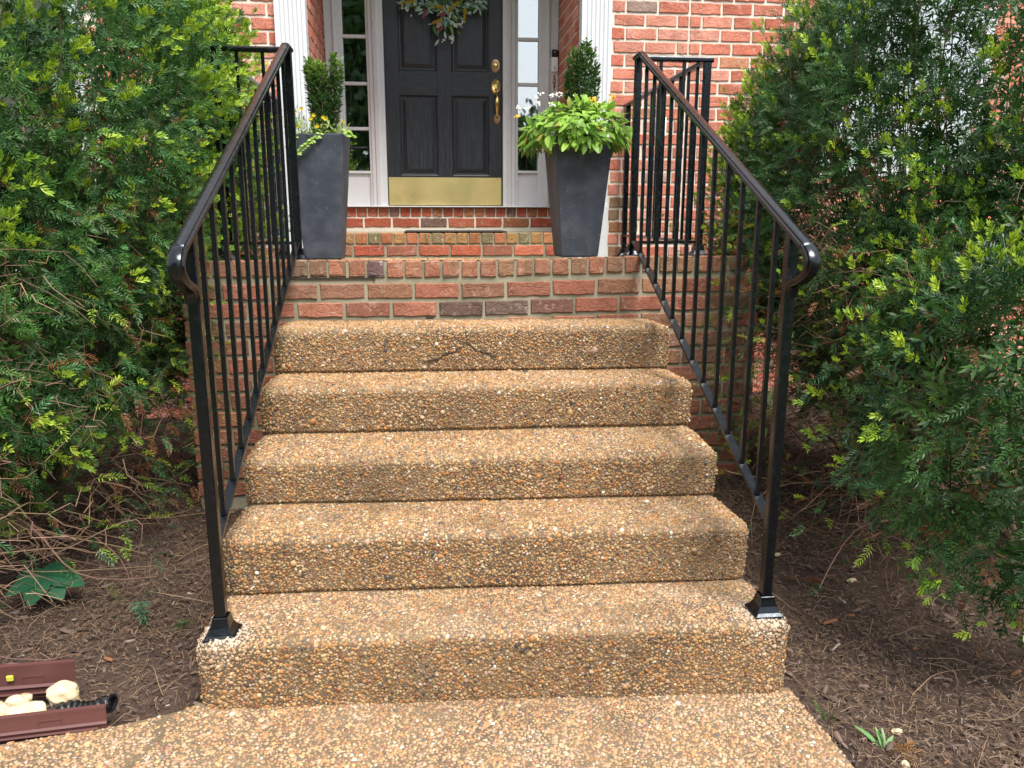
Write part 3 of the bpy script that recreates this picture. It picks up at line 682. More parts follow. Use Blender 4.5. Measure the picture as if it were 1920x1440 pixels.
oc = thing('outlet_cover', 'small white outdoor outlet cover on the brick wall behind the porch railing', 'outlet', (1.30, YW, 1.79))
mb = MB(); mb.box(1.265, 1.335, YW-.022, YW+.004, 1.79, 1.905); mb.build('cover', M['white_plastic'], oc, bevel=.005, seg=2)
mb = MB(); mb.box(1.278, 1.322, YW-.026, YW-.0225, 1.805, 1.89); mb.build('flap', M['white'], oc, bevel=.002)

# ------------------------------------------------------------------ leaves and stems
def leaf_tpl(n=3, fold=.25, curl=.25, w=.42):
    """leaf along +Y, unit length: midrib and two edges"""
    vs, fs = [], []
    for k in range(n+1):
        t = k/n; ww = w*math.sin(math.pi*min(1, (t*.92+.04)))**.8*(.5 if True else 1); z = -curl*t*t
        vs += [(-ww, t, z+fold*ww), (0, t, z), (ww, t, z+fold*ww)]
    for k in range(n):
        a = 3*k; fs += [(a, a+1, a+4, a+3), (a+1, a+2, a+5, a+4)]
    return np.array(vs), np.array(fs)
def frames(ax, up):
    ax = ax/np.linalg.norm(ax, axis=1, keepdims=True); x = np.cross(ax, up); x /= np.linalg.norm(x, axis=1, keepdims=True)+1e-9; z = np.cross(x, ax); return np.stack([x, ax, z], -1)
def leaves(pos, ax, up, size, col, tpl):
    return scatter(tpl[0], tpl[1], frames(ax, up)*size[:, None, None], pos, col)
LEAF = leaf_tpl(); SMALL = leaf_tpl(2, .3, .15, .5)
def lerp(a, b, t): return np.array(a)*(1-t)[:, None]+np.array(b)*t[:, None]

# ------------------------------------------------------------------ wreath
wr_ = thing('door_wreath', 'spring wreath of eucalyptus, yellow and pink flower spikes on the black door', 'wreath', (-.03, DY-.03, 2.93))
mb = MB(); mb.tube([(-.03+.205*math.cos(a), DY-.03+.006*math.sin(3*a), 2.935+.205*math.sin(a)) for a in np.linspace(0, 6.283, 40)], .008, 6); mb.col = None
tw = MB(); tw.col = (.16, .09, .06)
for s_ in range(4): tw.tube([(-.03+(.2+.006*math.cos(5*a+s_*1.6))*math.cos(a), DY-.03+.007*math.sin(5*a+s_*1.6), 2.935+(.2+.006*math.cos(5*a+s_*1.6))*math.sin(a)) for a in np.linspace(0, 6.283, 44)], .004, 5)
tw.build('vine_ring', M['bark'], wr_)
g = np.random.default_rng(41); n_ = 70
ang = g.uniform(0, 6.283, n_); ang[:70] = -1.57 + g.normal(0, .75, 70); rr = .205+g.normal(0, .018, n_)
pos = np.stack([-.03+rr*np.cos(ang), DY-.040-g.random(n_)*.045, 2.935+rr*np.sin(ang)], 1)
down = np.array([-.03, 0, 2.72])
ax = np.stack([np.cos(ang)*.6+g.normal(0, .6, n_), -.15-g.random(n_)*.5, np.sin(ang)*.6-.2+g.normal(0, .5, n_)], 1)
P2 = pos.copy()
# hanging bunch at the bottom
nb = 42; bx = g.normal(-.035, .05, nb); bz = 2.70-np.abs(g.normal(0, .075, nb)); pb = np.stack([bx, DY-.04-g.random(nb)*.05, bz], 1)
ab = np.stack([g.normal(0, .6, nb)+(bx+.03)*4, -.2-g.random(nb)*.4, -.8+g.normal(0, .3, nb)], 1)
na = 70; xa_ = g.uniform(-.33, .24, na); pa = np.stack([xa_, DY-.045-g.random(na)*.05, 2.715+.55*(xa_+.04)**2+g.normal(0, .022, na)], 1); aa = np.stack([np.sign(xa_+.04)*.8+g.normal(0, .4, na), -.2-g.random(na)*.3, g.normal(-.1, .5, na)], 1)
pos = np.concatenate([pos, pb, pa]); ax = np.concatenate([ax, ab, aa]); n_ = len(pos)
col = lerp((.22, .44, .34), (.50, .66, .58), g.random(n_)); gm = g.random(n_) < .4; col[gm] = lerp((.06, .17, .035), (.20, .36, .06), g.random(gm.sum()))
v, f, c = leaves(pos, ax, np.tile([[0, -1., .2]], (n_, 1)), g.uniform(.03, .062, n_), col, leaf_tpl(3, .15, .2, .36)); put('foliage', np_mesh('wreath_leaves', v, f, M['leaf'], c, True), wr_)
def spike(p0, p1, col):
    mb = MB(); mb.col = col; p0, p1 = Vector(p0), Vector(p1); d = p1-p0; n = 9
    mb.tube([p0, p1], [.002, .001], 4)
    sp = random.Random(int(abs(p0.x*1e4)))
    for k in range(n):
        for q in range(6):
            a = q*1.047+k*.5; c_ = p0+d*((k+.5)/n); side = d.cross(Vector((0, 1, 0))).normalized(); oth = d.cross(side).normalized(); r = .0095*(1-.45*k/n)
            off = side*math.cos(a)*r+oth*math.sin(a)*r; ssz = .0048
            c2 = tuple(x*sp.uniform(.75, 1.2) for x in col); mb.col = c2
            mb.add([c_+off+side*ssz, c_+off-side*ssz*.5+oth*ssz, c_+off-side*ssz*.5-oth*ssz, c_+off*1.6+d.normalized()*ssz*1.2], [(0, 1, 2), (0, 3, 1), (1, 3, 2), (2, 3, 0)])
    return mb
YEL, PNK, WHT = (.75, .55, .03), (.50, .12, .22), (.72, .70, .62)
for a, b, cc in (((-0.238, 3.940, 2.749), (-0.338, 3.940, 2.733), YEL), ((-0.159, 3.940, 2.697), (-0.186, 3.940, 2.644), PNK), ((-0.040, 3.940, 2.714), (-0.114, 3.940, 2.725), YEL), ((0.064, 3.940, 2.754), (-0.007, 3.940, 2.694), YEL), ((0.109, 3.940, 2.711), (0.100, 3.940, 2.621), YEL), ((-0.049, 3.940, 2.638), (-0.120, 3.940, 2.611), YEL), ((-0.057, 3.940, 2.610), (-0.091, 3.940, 2.584), WHT), ((-0.053, 3.940, 2.589), (-0.080, 3.940, 2.560), PNK), ((-0.030, 3.940, 2.673), (-0.063, 3.940, 2.661), PNK)):
    spike(a, b, cc).build('flower_spike', M['leaf'], wr_)
mb = MB()
for pw in [(-0.324, 3.940, 2.709), (-0.302, 3.940, 2.686), (-0.291, 3.940, 2.703), (-0.267, 3.940, 2.652), (-0.235, 3.940, 2.736), (-0.040, 3.940, 2.707), (-0.051, 3.940, 2.693), (0.004, 3.940, 2.660), (0.008, 3.940, 2.681), (0.128, 3.940, 2.739), (0.138, 3.940, 2.681), (0.081, 3.940, 2.613), (0.066, 3.940, 2.609), (0.040, 3.940, 2.588), (0.051, 3.940, 2.602), (0.009, 3.940, 2.510), (-0.048, 3.940, 2.495), (0.016, 3.940, 2.493), (0.187, 3.940, 2.761), (0.213, 3.940, 2.752), (-0.018, 3.940, 2.721)]:
    for q in range(4):
        c_ = Vector(pw) + Vector((g.uniform(-.01, .01), g.uniform(-.015, .01), g.uniform(-.01, .01))); r = g.uniform(.004, .008); mb.col = tuple(np.array([.78, .76, .68])*g.uniform(.8, 1.05))
        mb.add([c_+Vector((r*math.cos(a), -.002*(k % 2), r*math.sin(a))) for k, a in enumerate(np.linspace(0, 6.283, 6)[:-1])], [(0, 1, 2, 3, 4)])
mb.build('white_blossoms', M['leaf'], wr_)

# ------------------------------------------------------------------ planters
def planter(name, label, cx, yf, w0, w1, h, rz):
    zb = plat_z(cx, yf+w0/2)+.006
    yc = yf+w0/2+.02
    t = thing(name, label, 'planter', (cx, yc, zb), 'tall planters beside the door')
    cr, sr = math.cos(rz), math.sin(rz)
    def rg(w, z): return [(cx+(sx*w/2)*cr-(sy_*w/2)*sr, yc+(sx*w/2)*sr+(sy_*w/2)*cr, zb+z) for sx, sy_ in ((-1, -1), (1, -1), (1, 1), (-1, 1))]
    lv = [rg(w0-.012, 0), rg(w0, .008), rg(w1, h-.004), rg(w1-.004, h), rg(w1-.03, h), rg(w1-.04, h-.05)]
    mb = MB(); mb.add([p for l in lv for p in l], [(4*i+k, 4*i+(k+1) % 4, 4*i+4+(k+1) % 4, 4*i+4+k) for i in range(5) for k in range(4)] + [(0, 1, 2, 3), (20, 21, 22, 23)]); mb.build('pot', M['planter'], t, bevel=.003)
    mb = MB(); so = [Vector(p) for p in rg(w1-.036, h-.03)]; mb.add(so, [(0, 1, 2, 3)]); mb.build('soil', M['mulch'], t)
    return t, (cx, yc, zb+h)
PL, topL = planter('planter', 'charcoal square tapered planter with yellow flowers left of the door', -.672, 1.80, .165, .247, .562, R(-2))
PR, topR = planter('planter', 'charcoal square tapered planter under bushy bright green leaves right of the door', .537, 1.80, .180, .275, .552, R(3))
def boxwood(name, label, base, stems, h, seed, tint):
    t = thing(name, label, 'shrub', base); g = np.random.default_rng(seed); parts = []; mb = MB(); mb.col = (.10, .065, .04)
    for (dx, dy, hh, lx, rad) in stems:
        p0 = Vector(base)+Vector((dx*.45, dy*.45, -.02)); p1 = Vector(base)+Vector((dx+lx, dy, hh)); mid = (p0+p1)/2+Vector((dx*.3, dy*.3, 0))
        mb.tube([p0, mid, p1], [.005, .004, .0015], 5)
        n = int(520*hh/.35); tt = g.random(n)**.85; q = np.array([(1-a)**2*np.array(p0)+2*a*(1-a)*np.array(mid)+a*a*np.array(p1) for a in tt])
        th = g.uniform(0, 6.283, n); rr = rad*(.35+.65*np.sqrt(g.random(n)))*np.where(tt > .93, .6, 1); q += np.stack([np.cos(th)*rr, np.sin(th)*rr, g.normal(0, .008, n)], 1)
        axx = np.stack([np.cos(th), np.sin(th), .5+.7*g.random(n)], 1)+g.normal(0, .25, (n, 3))
        tip = np.clip((tt-.72)/.28, 0, 1)*g.random(n); col = lerp((.035, .095, .038), (.10, .20, .07), g.random(n)); col = col*(1-tip[:, None])+np.array([.28, .44, .06])*tip[:, None]*tint+col*tip[:, None]*(1-tint)
        parts.append(leaves(q, axx, np.tile([[0, 0, 1.]], (n, 1))+g.normal(0, .3, (n, 3)), g.uniform(.015, .024, n), col, SMALL))
    mb.build('stems', M['bark'], t); v, f, c = joinnp(parts); put('foliage', np_mesh('boxwood_leaves', v, f, M['leaf'], c, True), t); return t
boxwood('boxwood_shrub', 'upright dark boxwood shrub with pale tips in the left planter', (-.655, topL[1]-.0, topL[2]-.03),
        [(-.030, 0, .36, -.022, .019), (-.012, .02, .345, -.018, .02), (.012, -.02, .34, -.016, .02), (-.022, -.02, .33, -.02, .019), (.025, .0, .335, -.012, .017), (.050, .02, .385, .008, .010), (.072, -.01, .35, .016, .010), (.03, .02, .27, .0, .016)], .35, 61, 1.0)
boxwood('boxwood_shrub', 'upright dark boxwood shrub behind the bright green leaves in the right planter', (.565, topR[1]+.05, topR[2]-.02),
        [(-.045, 0, .42, -.005, .021), (-.02, .03, .44, 0, .024), (.012, -.02, .455, 0, .024), (.038, .0, .43, .005, .022), (.0, -.03, .45, .005, .024), (.058, .02, .36, .012, .016), (-.055, .01, .33, -.012, .014)], .45, 62, .35)
# bushy leaf mound, right planter
g = np.random.default_rng(71); lt = thing('leafy_flower_plant', 'bushy bright green plant with small white flowers spilling over the right planter', 'plant', (topR[0], topR[1], topR[2]-.03))
n_ = 950; th = g.uniform(0, 6.283, n_); ph = np.arccos(g.uniform(-.28, 1, n_)); cx, cy_, cz = .532, topR[1]-.01, topR[2]+.005
rad = np.array([.24, .21, .15]); rsh = 1-.28*g.random(n_)**2
dirn = np.stack([np.sin(ph)*np.cos(th), np.sin(ph)*np.sin(th), np.cos(ph)], 1); lump = 1+.12*rnd_noise(dirn, 9, 2.5)
pos = np.array([cx, cy_, cz])+dirn*rad*(rsh*lump)[:, None]
keepm = ~((np.abs(pos[:, 0]-topR[0]) < .12) & (np.abs(pos[:, 1]-topR[1]) < .12) & (pos[:, 2] < topR[2])); pos, dirn, n_ = pos[keepm], dirn[keepm], int(keepm.sum())
ax = dirn*np.array([.8, .8, .3])+np.array([0, 0, -.65])+g.normal(0, .42, (n_, 3)); ax[:, 2] += .8*np.clip(dirn[:, 2], 0, 1)
col = lerp((.15, .32, .04), (.34, .55, .08), g.random(n_)); old = g.random(n_) < .05; col[old] = np.array([.32, .28, .05])
v, f, c = leaves(pos, ax, dirn+np.array([0, -.2, .5]), g.uniform(.030, .070, n_), col, leaf_tpl(4, .18, .3, .42)); put('foliage', np_mesh('mound_leaves', v, f, M['leaf'], c, True), lt)
mb = MB(); mb.col = (.16, .30, .06)
for k in range(40): d_ = dirn[k*10]; mb.tube([(cx, cy_, cz-.04), Vector((cx, cy_, cz))+Vector(d_)*.12+Vector((0, 0, .03)), Vector(pos[k*10])], .0022, 4)
mb.build('stems', M['leaf'], lt)
def blossom(mb, p, r, col, g, n=9):
    for k in range(n):
        o = Vector((g.normal(0, r*.5), g.normal(0, r*.4), g.normal(0, r*.3))); rr = r*g.uniform(.28, .45); mb.col = tuple(np.clip(np.array(col)*g.uniform(.85, 1.1), 0, 1)); a0 = g.uniform(0, 6)
        nrm = Vector((g.normal(0, .5), -1+g.normal(0, .3), .7)).normalized(); u_ = nrm.cross(Vector((0, 0, 1))).normalized(); w_ = nrm.cross(u_)
        ring_ = [Vector(p)+o+(u_*math.cos(a0+q*1.2566)+w_*math.sin(a0+q*1.2566))*rr for q in range(5)]
        mb.add(ring_+[Vector(p)+o+nrm*rr*.35], [(q, (q+1) % 5, 5) for q in range(5)])
for col_, marks in (((.80, .78, .76), [(0.335, 1.880, 1.829), (0.355, 1.880, 1.846), (0.403, 1.880, 1.838), (0.431, 1.880, 1.843), (0.451, 1.880, 1.850), (0.522, 1.880, 1.837), (0.325, 1.790, 1.789), (0.279, 1.790, 1.767), (0.237, 1.790, 1.771), (0.394, 1.790, 1.787), (0.608, 1.790, 1.795)]), ((.80, .50, .02), [(0.604, 1.880, 1.831), (0.595, 1.790, 1.802), (0.681, 1.880, 1.823), (0.698, 1.880, 1.838), (0.688, 1.880, 1.847), (0.232, 1.790, 1.734)])):
    for p in marks: mb = MB(); blossom(mb, p, .014, col_, g); mb.build('flower', M['leaf'], lt)
# small yellow flowers and trailing creeper, left planter
g = np.random.default_rng(81); yp_ = thing('yellow_flower_plant', 'airy plant with small yellow daisies and trailing stems in the left planter', 'plant', (topL[0], topL[1], topL[2]-.03))
n_ = 620; pos = np.stack([topL[0]+g.uniform(-.14, .13, n_), topL[1]+g.uniform(-.13, .12, n_), topL[2]-.01+np.abs(g.normal(0, .035, n_))], 1)
hi = (pos[:, 0] < topL[0]-.07); pos[hi, 2] += g.random(hi.sum())*.06
ax = np.stack([g.normal(0, .8, n_), g.normal(-.3, .6, n_), .5+g.random(n_)*.7], 1); col = lerp((.14, .27, .06), (.42, .52, .14), g.random(n_))
parts = [leaves(pos, ax, np.tile([[0, -.3, 1.]], (n_, 1))+g.normal(0, .3, (n_, 3)), g.uniform(.014, .03, n_), col, leaf_tpl(2, .2, .2, .28))]
ml = MB(); ml.col = (.25, .34, .12)
for pts_ in ([(-0.653, 1.768, 1.646), (-0.689, 1.768, 1.619), (-0.721, 1.768, 1.593), (-0.750, 1.768, 1.568), (-0.772, 1.768, 1.554)], [(-0.762, 1.768, 1.645), (-0.775, 1.768, 1.613), (-0.782, 1.768, 1.581), (-0.777, 1.768, 1.545)], [(-0.536, 1.768, 1.659), (-0.520, 1.768, 1.643), (-0.509, 1.768, 1.634)]):
    pts_ = [Vector(q_) for q_ in pts_]; ml.tube(pts_, .0016, 4)
    for p, q in zip(pts_, pts_[1:]):
        for k in range(3):
            m_ = p+(q-p)*(k/3); nn2 = 2; dd = np.stack([np.array([1, -.4, -.2]), np.array([-1, -.4, -.1])]); parts.append(leaves(np.array([m_, m_]), dd+g.normal(0, .2, (2, 3)), np.tile([[0, -1., .6]], (2, 1)), np.array([.02, .02])*g.uniform(.8, 1.2), lerp((.20, .38, .05), (.38, .52, .08), g.random(2)), leaf_tpl(2, .1, .1, .6)))
v, f, c = joinnp(parts); put('foliage', np_mesh('daisy_leaves', v, f, M['leaf'], c, True), yp_)
for p in [(-0.765, 1.822, 1.742), (-0.737, 1.822, 1.756), (-0.684, 1.822, 1.729), (-0.697, 1.822, 1.715), (-0.633, 1.822, 1.714), (-0.642, 1.822, 1.721), (-0.556, 1.822, 1.704), (-0.759, 1.822, 1.680), (-0.670, 1.822, 1.682)]:
    p = Vector(p); ml.tube([p, Vector((p.x+g.normal(0, .01), p.y+.02, topL[2]))], .0012, 4)
    mb = MB(); r = .0105
    for k in range(10):
        a = k*.628; mb.col = tuple(np.array([.85, .62, .02])*g.uniform(.85, 1.1)); u_ = Vector((math.cos(a), -.25, math.sin(a)*.8)); s2 = Vector((-math.sin(a), 0, math.cos(a)))*.0032
        mb.add([p, p+u_*r*.6+s2, p+u_*r, p+u_*r*.6-s2], [(0, 1, 2, 3)])
    mb.build('flower', M['leaf'], yp_)
ml.build('stems', M['leaf'], yp_)

# ------------------------------------------------------------------ iron railings
CAP = [(a_*.86, b_*.9) for a_, b_ in [(-.022, -.010), (-.022, .000), (-.017, .003), (-.015, .008), (-.007, .0105), (.007, .0105), (.015, .008), (.017, .003), (.022, 0), (.022, -.010), (.013, -.016), (-.013, -.016)]]
def ribbon(pts, side, prof=CAP):
    pts = [Vector(p) for p in pts]; rings = []; side = Vector(side)
    for i, p in enumerate(pts):
        t = ((pts[i+1]-p).normalized() if i < len(pts)-1 else Vector((0, 0, 0))) + ((p-pts[i-1]).normalized() if i else Vector((0, 0, 0)))
        t.normalize(); b = side.cross(t).normalized(); rings.append([p+side*q[0]+b*q[1] for q in prof])
    m = len(prof); mb = MB(); mb.add([v for r in rings for v in r], [(i*m+k, i*m+(k+1) % m, (i+1)*m+(k+1) % m, (i+1)*m+k) for i in range(len(pts)-1) for k in range(m)] + [tuple(range(m)), tuple(range((len(pts)-1)*m, len(pts)*m))]); return mb
def shoe(parent, x, y, z, s=.042):
    mb = MB(); lv = [(s, 0), (s, .004), (s*.80, .012), (s*.60, .028), (s*.50, .046), (s*.47, .056), (.017, .0565)]
    mb.add([(x+a*w, y+b*w, z+h) for w, h in lv for a, b in ((-1, -1), (1, -1), (1, 1), (-1, 1))], [(4*i+k, 4*i+(k+1) % 4, 4*i+4+(k+1) % 4, 4*i+4+k) for i in range(len(lv)-1) for k in range(4)] + [(0, 1, 2, 3)]); return mb.build('base_shoe', M['iron'], parent, bevel=.0012)
def hz(y): return 1.236+.468*y
def bz(y): return .412+.468*y
def smooth_path(p):
    p = [Vector(q) for q in p]; out = []
    for i in range(len(p)-1):
        a, b, c, d = p[max(i-1, 0)], p[i], p[i+1], p[min(i+2, len(p)-1)]; n = 4 if (c-b).length < .06 else 1
        for k in range(n):
            t = k/n; out.append(.5*((2*b)+(c-a)*t+(2*a-5*b+4*c-d)*t*t+(3*b-a-3*c+d)*t**3) if n > 1 else b)
    return out+[p[-1]]
def stair_railing(x, label, zlow):
    t = thing('stair_railing', label, 'railing', (x, .06, zlow), 'black iron stair railings')
    s = .0145; yl, yu = .062, 1.665; zu = plat_z(x, yu)
    mb = MB(); mb.box(x-s, x+s, yl-s, yl+s, zlow+.01, 1.245); po = mb.build('post', M['iron'], t, bevel=.003); shoe(po, x, yl, zlow)
    mb = MB(); mb.box(x-s, x+s, yu-s, yu+s, zu+.01, 1.972); po = mb.build('post', M['iron'], t, bevel=.003); shoe(po, x, yu, zu)
    path = [(x, yl-s-.002, 1.075), (x, yl-s-.006, 1.095), (x, .026, 1.112), (x, -.004, 1.121), (x, -.034, 1.134), (x, -.054, 1.152), (x, -.060, 1.173), (x, -.051, 1.192), (x, -.030, 1.209)] + [(x, y, hz(y)-.012) for y in (.0, .3, .6, .9, 1.2, 1.5, 1.58)] + [(x, 1.605, 1.978), (x, 1.63, 1.979), (x, yu+.03, 1.979)]
    ribbon(smooth_path(path), (1, 0, 0)).build('handrail', M['iron_worn'], t, smooth='angle')
    mb = MB(); q = .0125
    mb.prism([(x-q, yl+s*.6, bz(yl)-.006), (x+q, yl+s*.6, bz(yl)-.006), (x+q, yl+s*.6, bz(yl)+.006), (x-q, yl+s*.6, bz(yl)+.006)], [(x-q, 1.62, bz(1.62)-.006), (x+q, 1.62, bz(1.62)-.006), (x+q, 1.62, bz(1.62)+.006), (x-q, 1.62, bz(1.62)+.006)])
    mb.prism([(x-q+.0006, 1.62, bz(1.62)-.0055), (x+q-.0006, 1.62, bz(1.62)-.0055), (x+q-.0006, 1.62, bz(1.62)+.0055), (x-q+.0006, 1.62, bz(1.62)+.0055)], [(x-q+.0006, yu-s*.7, bz(1.62)-.003), (x+q-.0006, yu-s*.7, bz(1.62)-.003), (x+q-.0006, yu-s*.7, bz(1.62)+.008), (x-q+.0006, yu-s*.7, bz(1.62)+.008)])
    mb.build('bottom_rail', M['iron'], t)
    for y in (.160, .283, .407, .530, .654, .777, .900, 1.027, 1.153, 1.275, 1.397, 1.520):
        h = .0063; mb = MB(); mb.box(x-h, x+h, y-h, y+h, bz(y)+.003, hz(y)-.024); mb.build('baluster', M['iron'], t)
    return t
stair_railing(-.757, 'black iron stair railing on the left side of the steps', .186)
stair_railing(.757, 'black iron stair railing on the right side of the steps', .166)
def porch_railing(sx, label):
    x0, x1 = sx*.757, sx*1.075; y0, y1 = 1.672, 3.10; s = .0155
    t = thing('porch_railing', label, 'railing', (x1, y0, plat_z(x1, y0)), 'black iron porch railings')
    zc = 1.974
    po = MB(); po.box(x1-s, x1+s, y0-s, y0+s, plat_z(x1, y0)+.01, zc-.012); po = po.build('post', M['iron'], t, bevel=.003); shoe(po, x1, y0, plat_z(x1, y0))
    po = MB(); po.box(x1-s, x1+s, y1-.04, y1-.01, ZPB+.01, zc-.012); po = po.build('post', M['iron'], t, bevel=.003); shoe(po, x1, y1-.025, ZPB+.003)
    xa = x0+sx*.0165
    ribbon([(xa, y0, zc), (x1+sx*.024, y0, zc)], (0, 1 if sx < 0 else -1, 0)).build('handrail', M['iron'], t)
    ribbon([(x1, y0+.0235, zc-.0006), (x1, y1+.022, zc-.0006)], (1, 0, 0)).build('handrail', M['iron'], t)
    zb = 1.170
    mb = MB(); mb.box(min(x0+sx*s, x1-sx*s), max(x0+sx*s, x1-sx*s), y0-.0125, y0+.0125, zb-.006, zb+.006); mb.build('bottom_rail', M['iron'], t)
    mb = MB(); mb.box(x1-.0125, x1+.0125, y0+s, y1-.04, zb-.006, zb+.006); mb.build('bottom_rail', M['iron'], t)
    for k in (1, 2):
        x = x0+(x1-x0)*k/3; mb = MB(); mb.box(x-.0063, x+.0063, y0-.0063, y0+.0063, zb+.004, zc-.013); mb.build('baluster', M['iron'], t)
    for k in range(1, 11):
        y = y0+(y1-.04-y0)*k/11; mb = MB(); mb.box(x1-.0063, x1+.0063, y-.0063, y+.0063, zb+.004, zc-.013); mb.build('baluster', M['iron'], t)
porch_railing(-1, 'black iron porch railing left of the door, half hidden by the yew'); porch_railing(1, 'black iron porch railing right of the door before the brick wall')

# ------------------------------------------------------------------ yew bushes
def sprig(seed, n=8, L=1.0, nl=.27, droop=.12, spread=62, flat=.15, w0=.024):
    """a yew shoot along +Y: flat needles either side of a twig and some on top (quads)"""
    g = np.random.default_rng(seed); vs, fs, sh = [], [], []
    def quad(a, b, c, d, s): i = len(vs); vs.extend([a, b, c, d]); fs.append((i, i+1, i+2, i+3)); sh.extend(s)
    pt = lambda t: np.array([.05*math.sin(3*t+seed), t*L, -droop*t*t])
    for k in range(2):
        a, b = pt(k/2), pt((k+1)/2); w = .013*(1-.25*k); quad(a+[-w, 0, 0], a+[w, 0, 0], b+[w*.8, 0, 0], b+[-w*.8, 0, 0], [.5]*4)
    def needle(p, d, ln):
        d = d/np.linalg.norm(d); w = np.cross(d, [0, 0, 1.]); w = w/(np.linalg.norm(w)+1e-6)*w0; m_ = p+d*ln*.45+np.array([0, 0, .012]); quad(p, m_+w, p+d*ln, m_-w, [.7, 1, 1.15, 1])
    for k in range(n):
        t = .08+.88*k/(n-1); p = pt(t); ln = nl*(1-.35*(t-.35)**2*2)*g.uniform(.85, 1.1)
        for sd in (-1, 1):
            an = R(spread-20*t+g.uniform(-10, 10)); needle(p, np.array([sd*math.sin(an), math.cos(an), flat+g.uniform(-.5, .5)]), ln)
        if k % 2: needle(p, np.array([g.uniform(-.4, .4), .8, .7]), ln*.85)
    needle(pt(1.0), np.array([.1, 1, -.1]), nl*.8)
    return np.array(vs), np.array(fs), np.array(sh)
SPR = [sprig(1, 7, .72, .27, .10, 56, .2, .024), sprig(2, 7, .60, .28, .2, 50, .3, .025), sprig(3, 8, .90, .26, .05, 62, .2, .023), ]
FILL = sprig(5, 6, .9, .30, .1, 60, .1, .036)
TIP = [sprig(11, 5, .44, .34, -.05, 44, .45, .036), sprig(12, 5, .36, .34, -.1, 38, .55, .038)]
def yew(name, label, base, ells, n, seed, bare, gapseed, bright, lum):
    t = thing(name, label, 'bush', base); g = np.random.default_rng(seed)
    def in_view(P):
        q = P-np.array(CAM); dz_ = q@np.array(_f); u = (q@np.array(_r2))/np.maximum(dz_, .05)*F_PX/960; v_ = (q@np.array(_u2))/np.maximum(dz_, .05)*F_PX/720
        return (dz_ > 0) & (np.abs(u) < 1.16) & (np.abs(v_) < 1.14)
    area = np.array([(r[0]*r[1]+r[0]*r[2]+r[1]*r[2]) for c, r in ells])
    def shell(want, k0, k1, deep):
        P, Nn = [], []
        for (c, r), m in zip(ells, (want*14*area/area.sum()).astype(int)):
            d = g.normal(size=(m, 3)); d /= np.linalg.norm(d, axis=1, keepdims=True); c = np.array(c); r = np.array(r)
            lump = 1+.05*rnd_noise(d*r+c, gapseed, 3.2)+.04*rnd_noise(d*r+c, gapseed+1, 8)
            P.append(c+d*r*(g.uniform(k0, k1, m)*lump)[:, None]); nn = d/r; Nn.append(nn/np.linalg.norm(nn, axis=1, keepdims=True))
        P = np.concatenate(P); Nn = np.concatenate(Nn); inside = np.zeros(len(P), bool)
        for c, r in ells: inside |= (((P-np.array(c))/np.array(r))**2).sum(1) < (k0*.86)**2
        cv = np.array(CAM)-P; cv /= np.linalg.norm(cv, axis=1, keepdims=True); facing = (cv*Nn).sum(1)
        gap = rnd_noise(P, gapseed+2, 5.0)
        pk = np.where((facing > -.12) & in_view(P), 1.0, .05)*(np.sqrt(bare(P)) if deep else np.clip(1.2-.9*np.clip(gap-.2, 0, 1.2), .2, 1)*bare(P))
        keep = (~inside) & (g.random(len(P)) < pk) & (P[:, 2] > .12) & (P[:, 1] < YW-.12); P, Nn, cv = P[keep], Nn[keep], cv[keep]
        sel = g.permutation(len(P))[:want]; return P[sel], Nn[sel], cv[sel]
    P0, N0, V0 = shell(n, .86, 1.0, False); m0 = len(P0); K = 6
    a0 = N0+g.normal(0, .38, (m0, 3))+np.array([0, 0, .18])-np.array([0, 0, .45])*(P0[:, 2:3] < .95); a0 /= np.linalg.norm(a0, axis=1, keepdims=True)
    A = np.repeat(a0, K, 0); m = len(A); P = np.repeat(P0, K, 0)+A*g.uniform(-.06, .045, (m, 1))+g.normal(0, .034, (m, 3)); Nn = np.repeat(N0, K, 0)
    ax = A*.75+g.normal(0, .5, (m, 3)); ax /= np.linalg.norm(ax, axis=1, keepdims=True)
    up = np.array([0, 0, .7])+Nn*.7+np.repeat(V0, K, 0)*.4+g.normal(0, .35, (m, 3)); size = g.uniform(.056, .100, m)
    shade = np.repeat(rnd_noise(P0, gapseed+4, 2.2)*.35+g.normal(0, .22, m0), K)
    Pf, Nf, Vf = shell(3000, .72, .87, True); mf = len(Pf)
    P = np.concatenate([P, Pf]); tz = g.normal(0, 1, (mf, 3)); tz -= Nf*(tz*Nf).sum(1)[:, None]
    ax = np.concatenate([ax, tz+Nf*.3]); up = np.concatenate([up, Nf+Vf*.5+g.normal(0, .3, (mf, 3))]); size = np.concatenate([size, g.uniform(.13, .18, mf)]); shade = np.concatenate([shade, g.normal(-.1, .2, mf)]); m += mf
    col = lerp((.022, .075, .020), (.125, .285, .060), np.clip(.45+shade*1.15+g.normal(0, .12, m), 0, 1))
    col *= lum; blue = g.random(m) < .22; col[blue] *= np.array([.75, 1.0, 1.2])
    dead = g.random(m) < .03*(P[:, 2] < 1.7); col[dead] = np.array([.20, .085, .035])
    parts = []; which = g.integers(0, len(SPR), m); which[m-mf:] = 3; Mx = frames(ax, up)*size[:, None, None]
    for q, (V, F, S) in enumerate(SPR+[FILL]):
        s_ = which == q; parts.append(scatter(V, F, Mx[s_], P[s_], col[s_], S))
    # new yellow-green growth bursting from the ends of some shoots
    pb = bright(P0)*np.clip(.75+1.1*rnd_noise(P0, gapseed+6, 2.6), .08, 2.2); tp = np.where(g.random(m0) < pb)[0]
    tp = np.repeat(tp, g.integers(2, 7, len(tp))); mt = len(tp); Pt = P0[tp]+a0[tp]*g.uniform(.05, .12, (mt, 1))+g.normal(0, .020, (mt, 3))
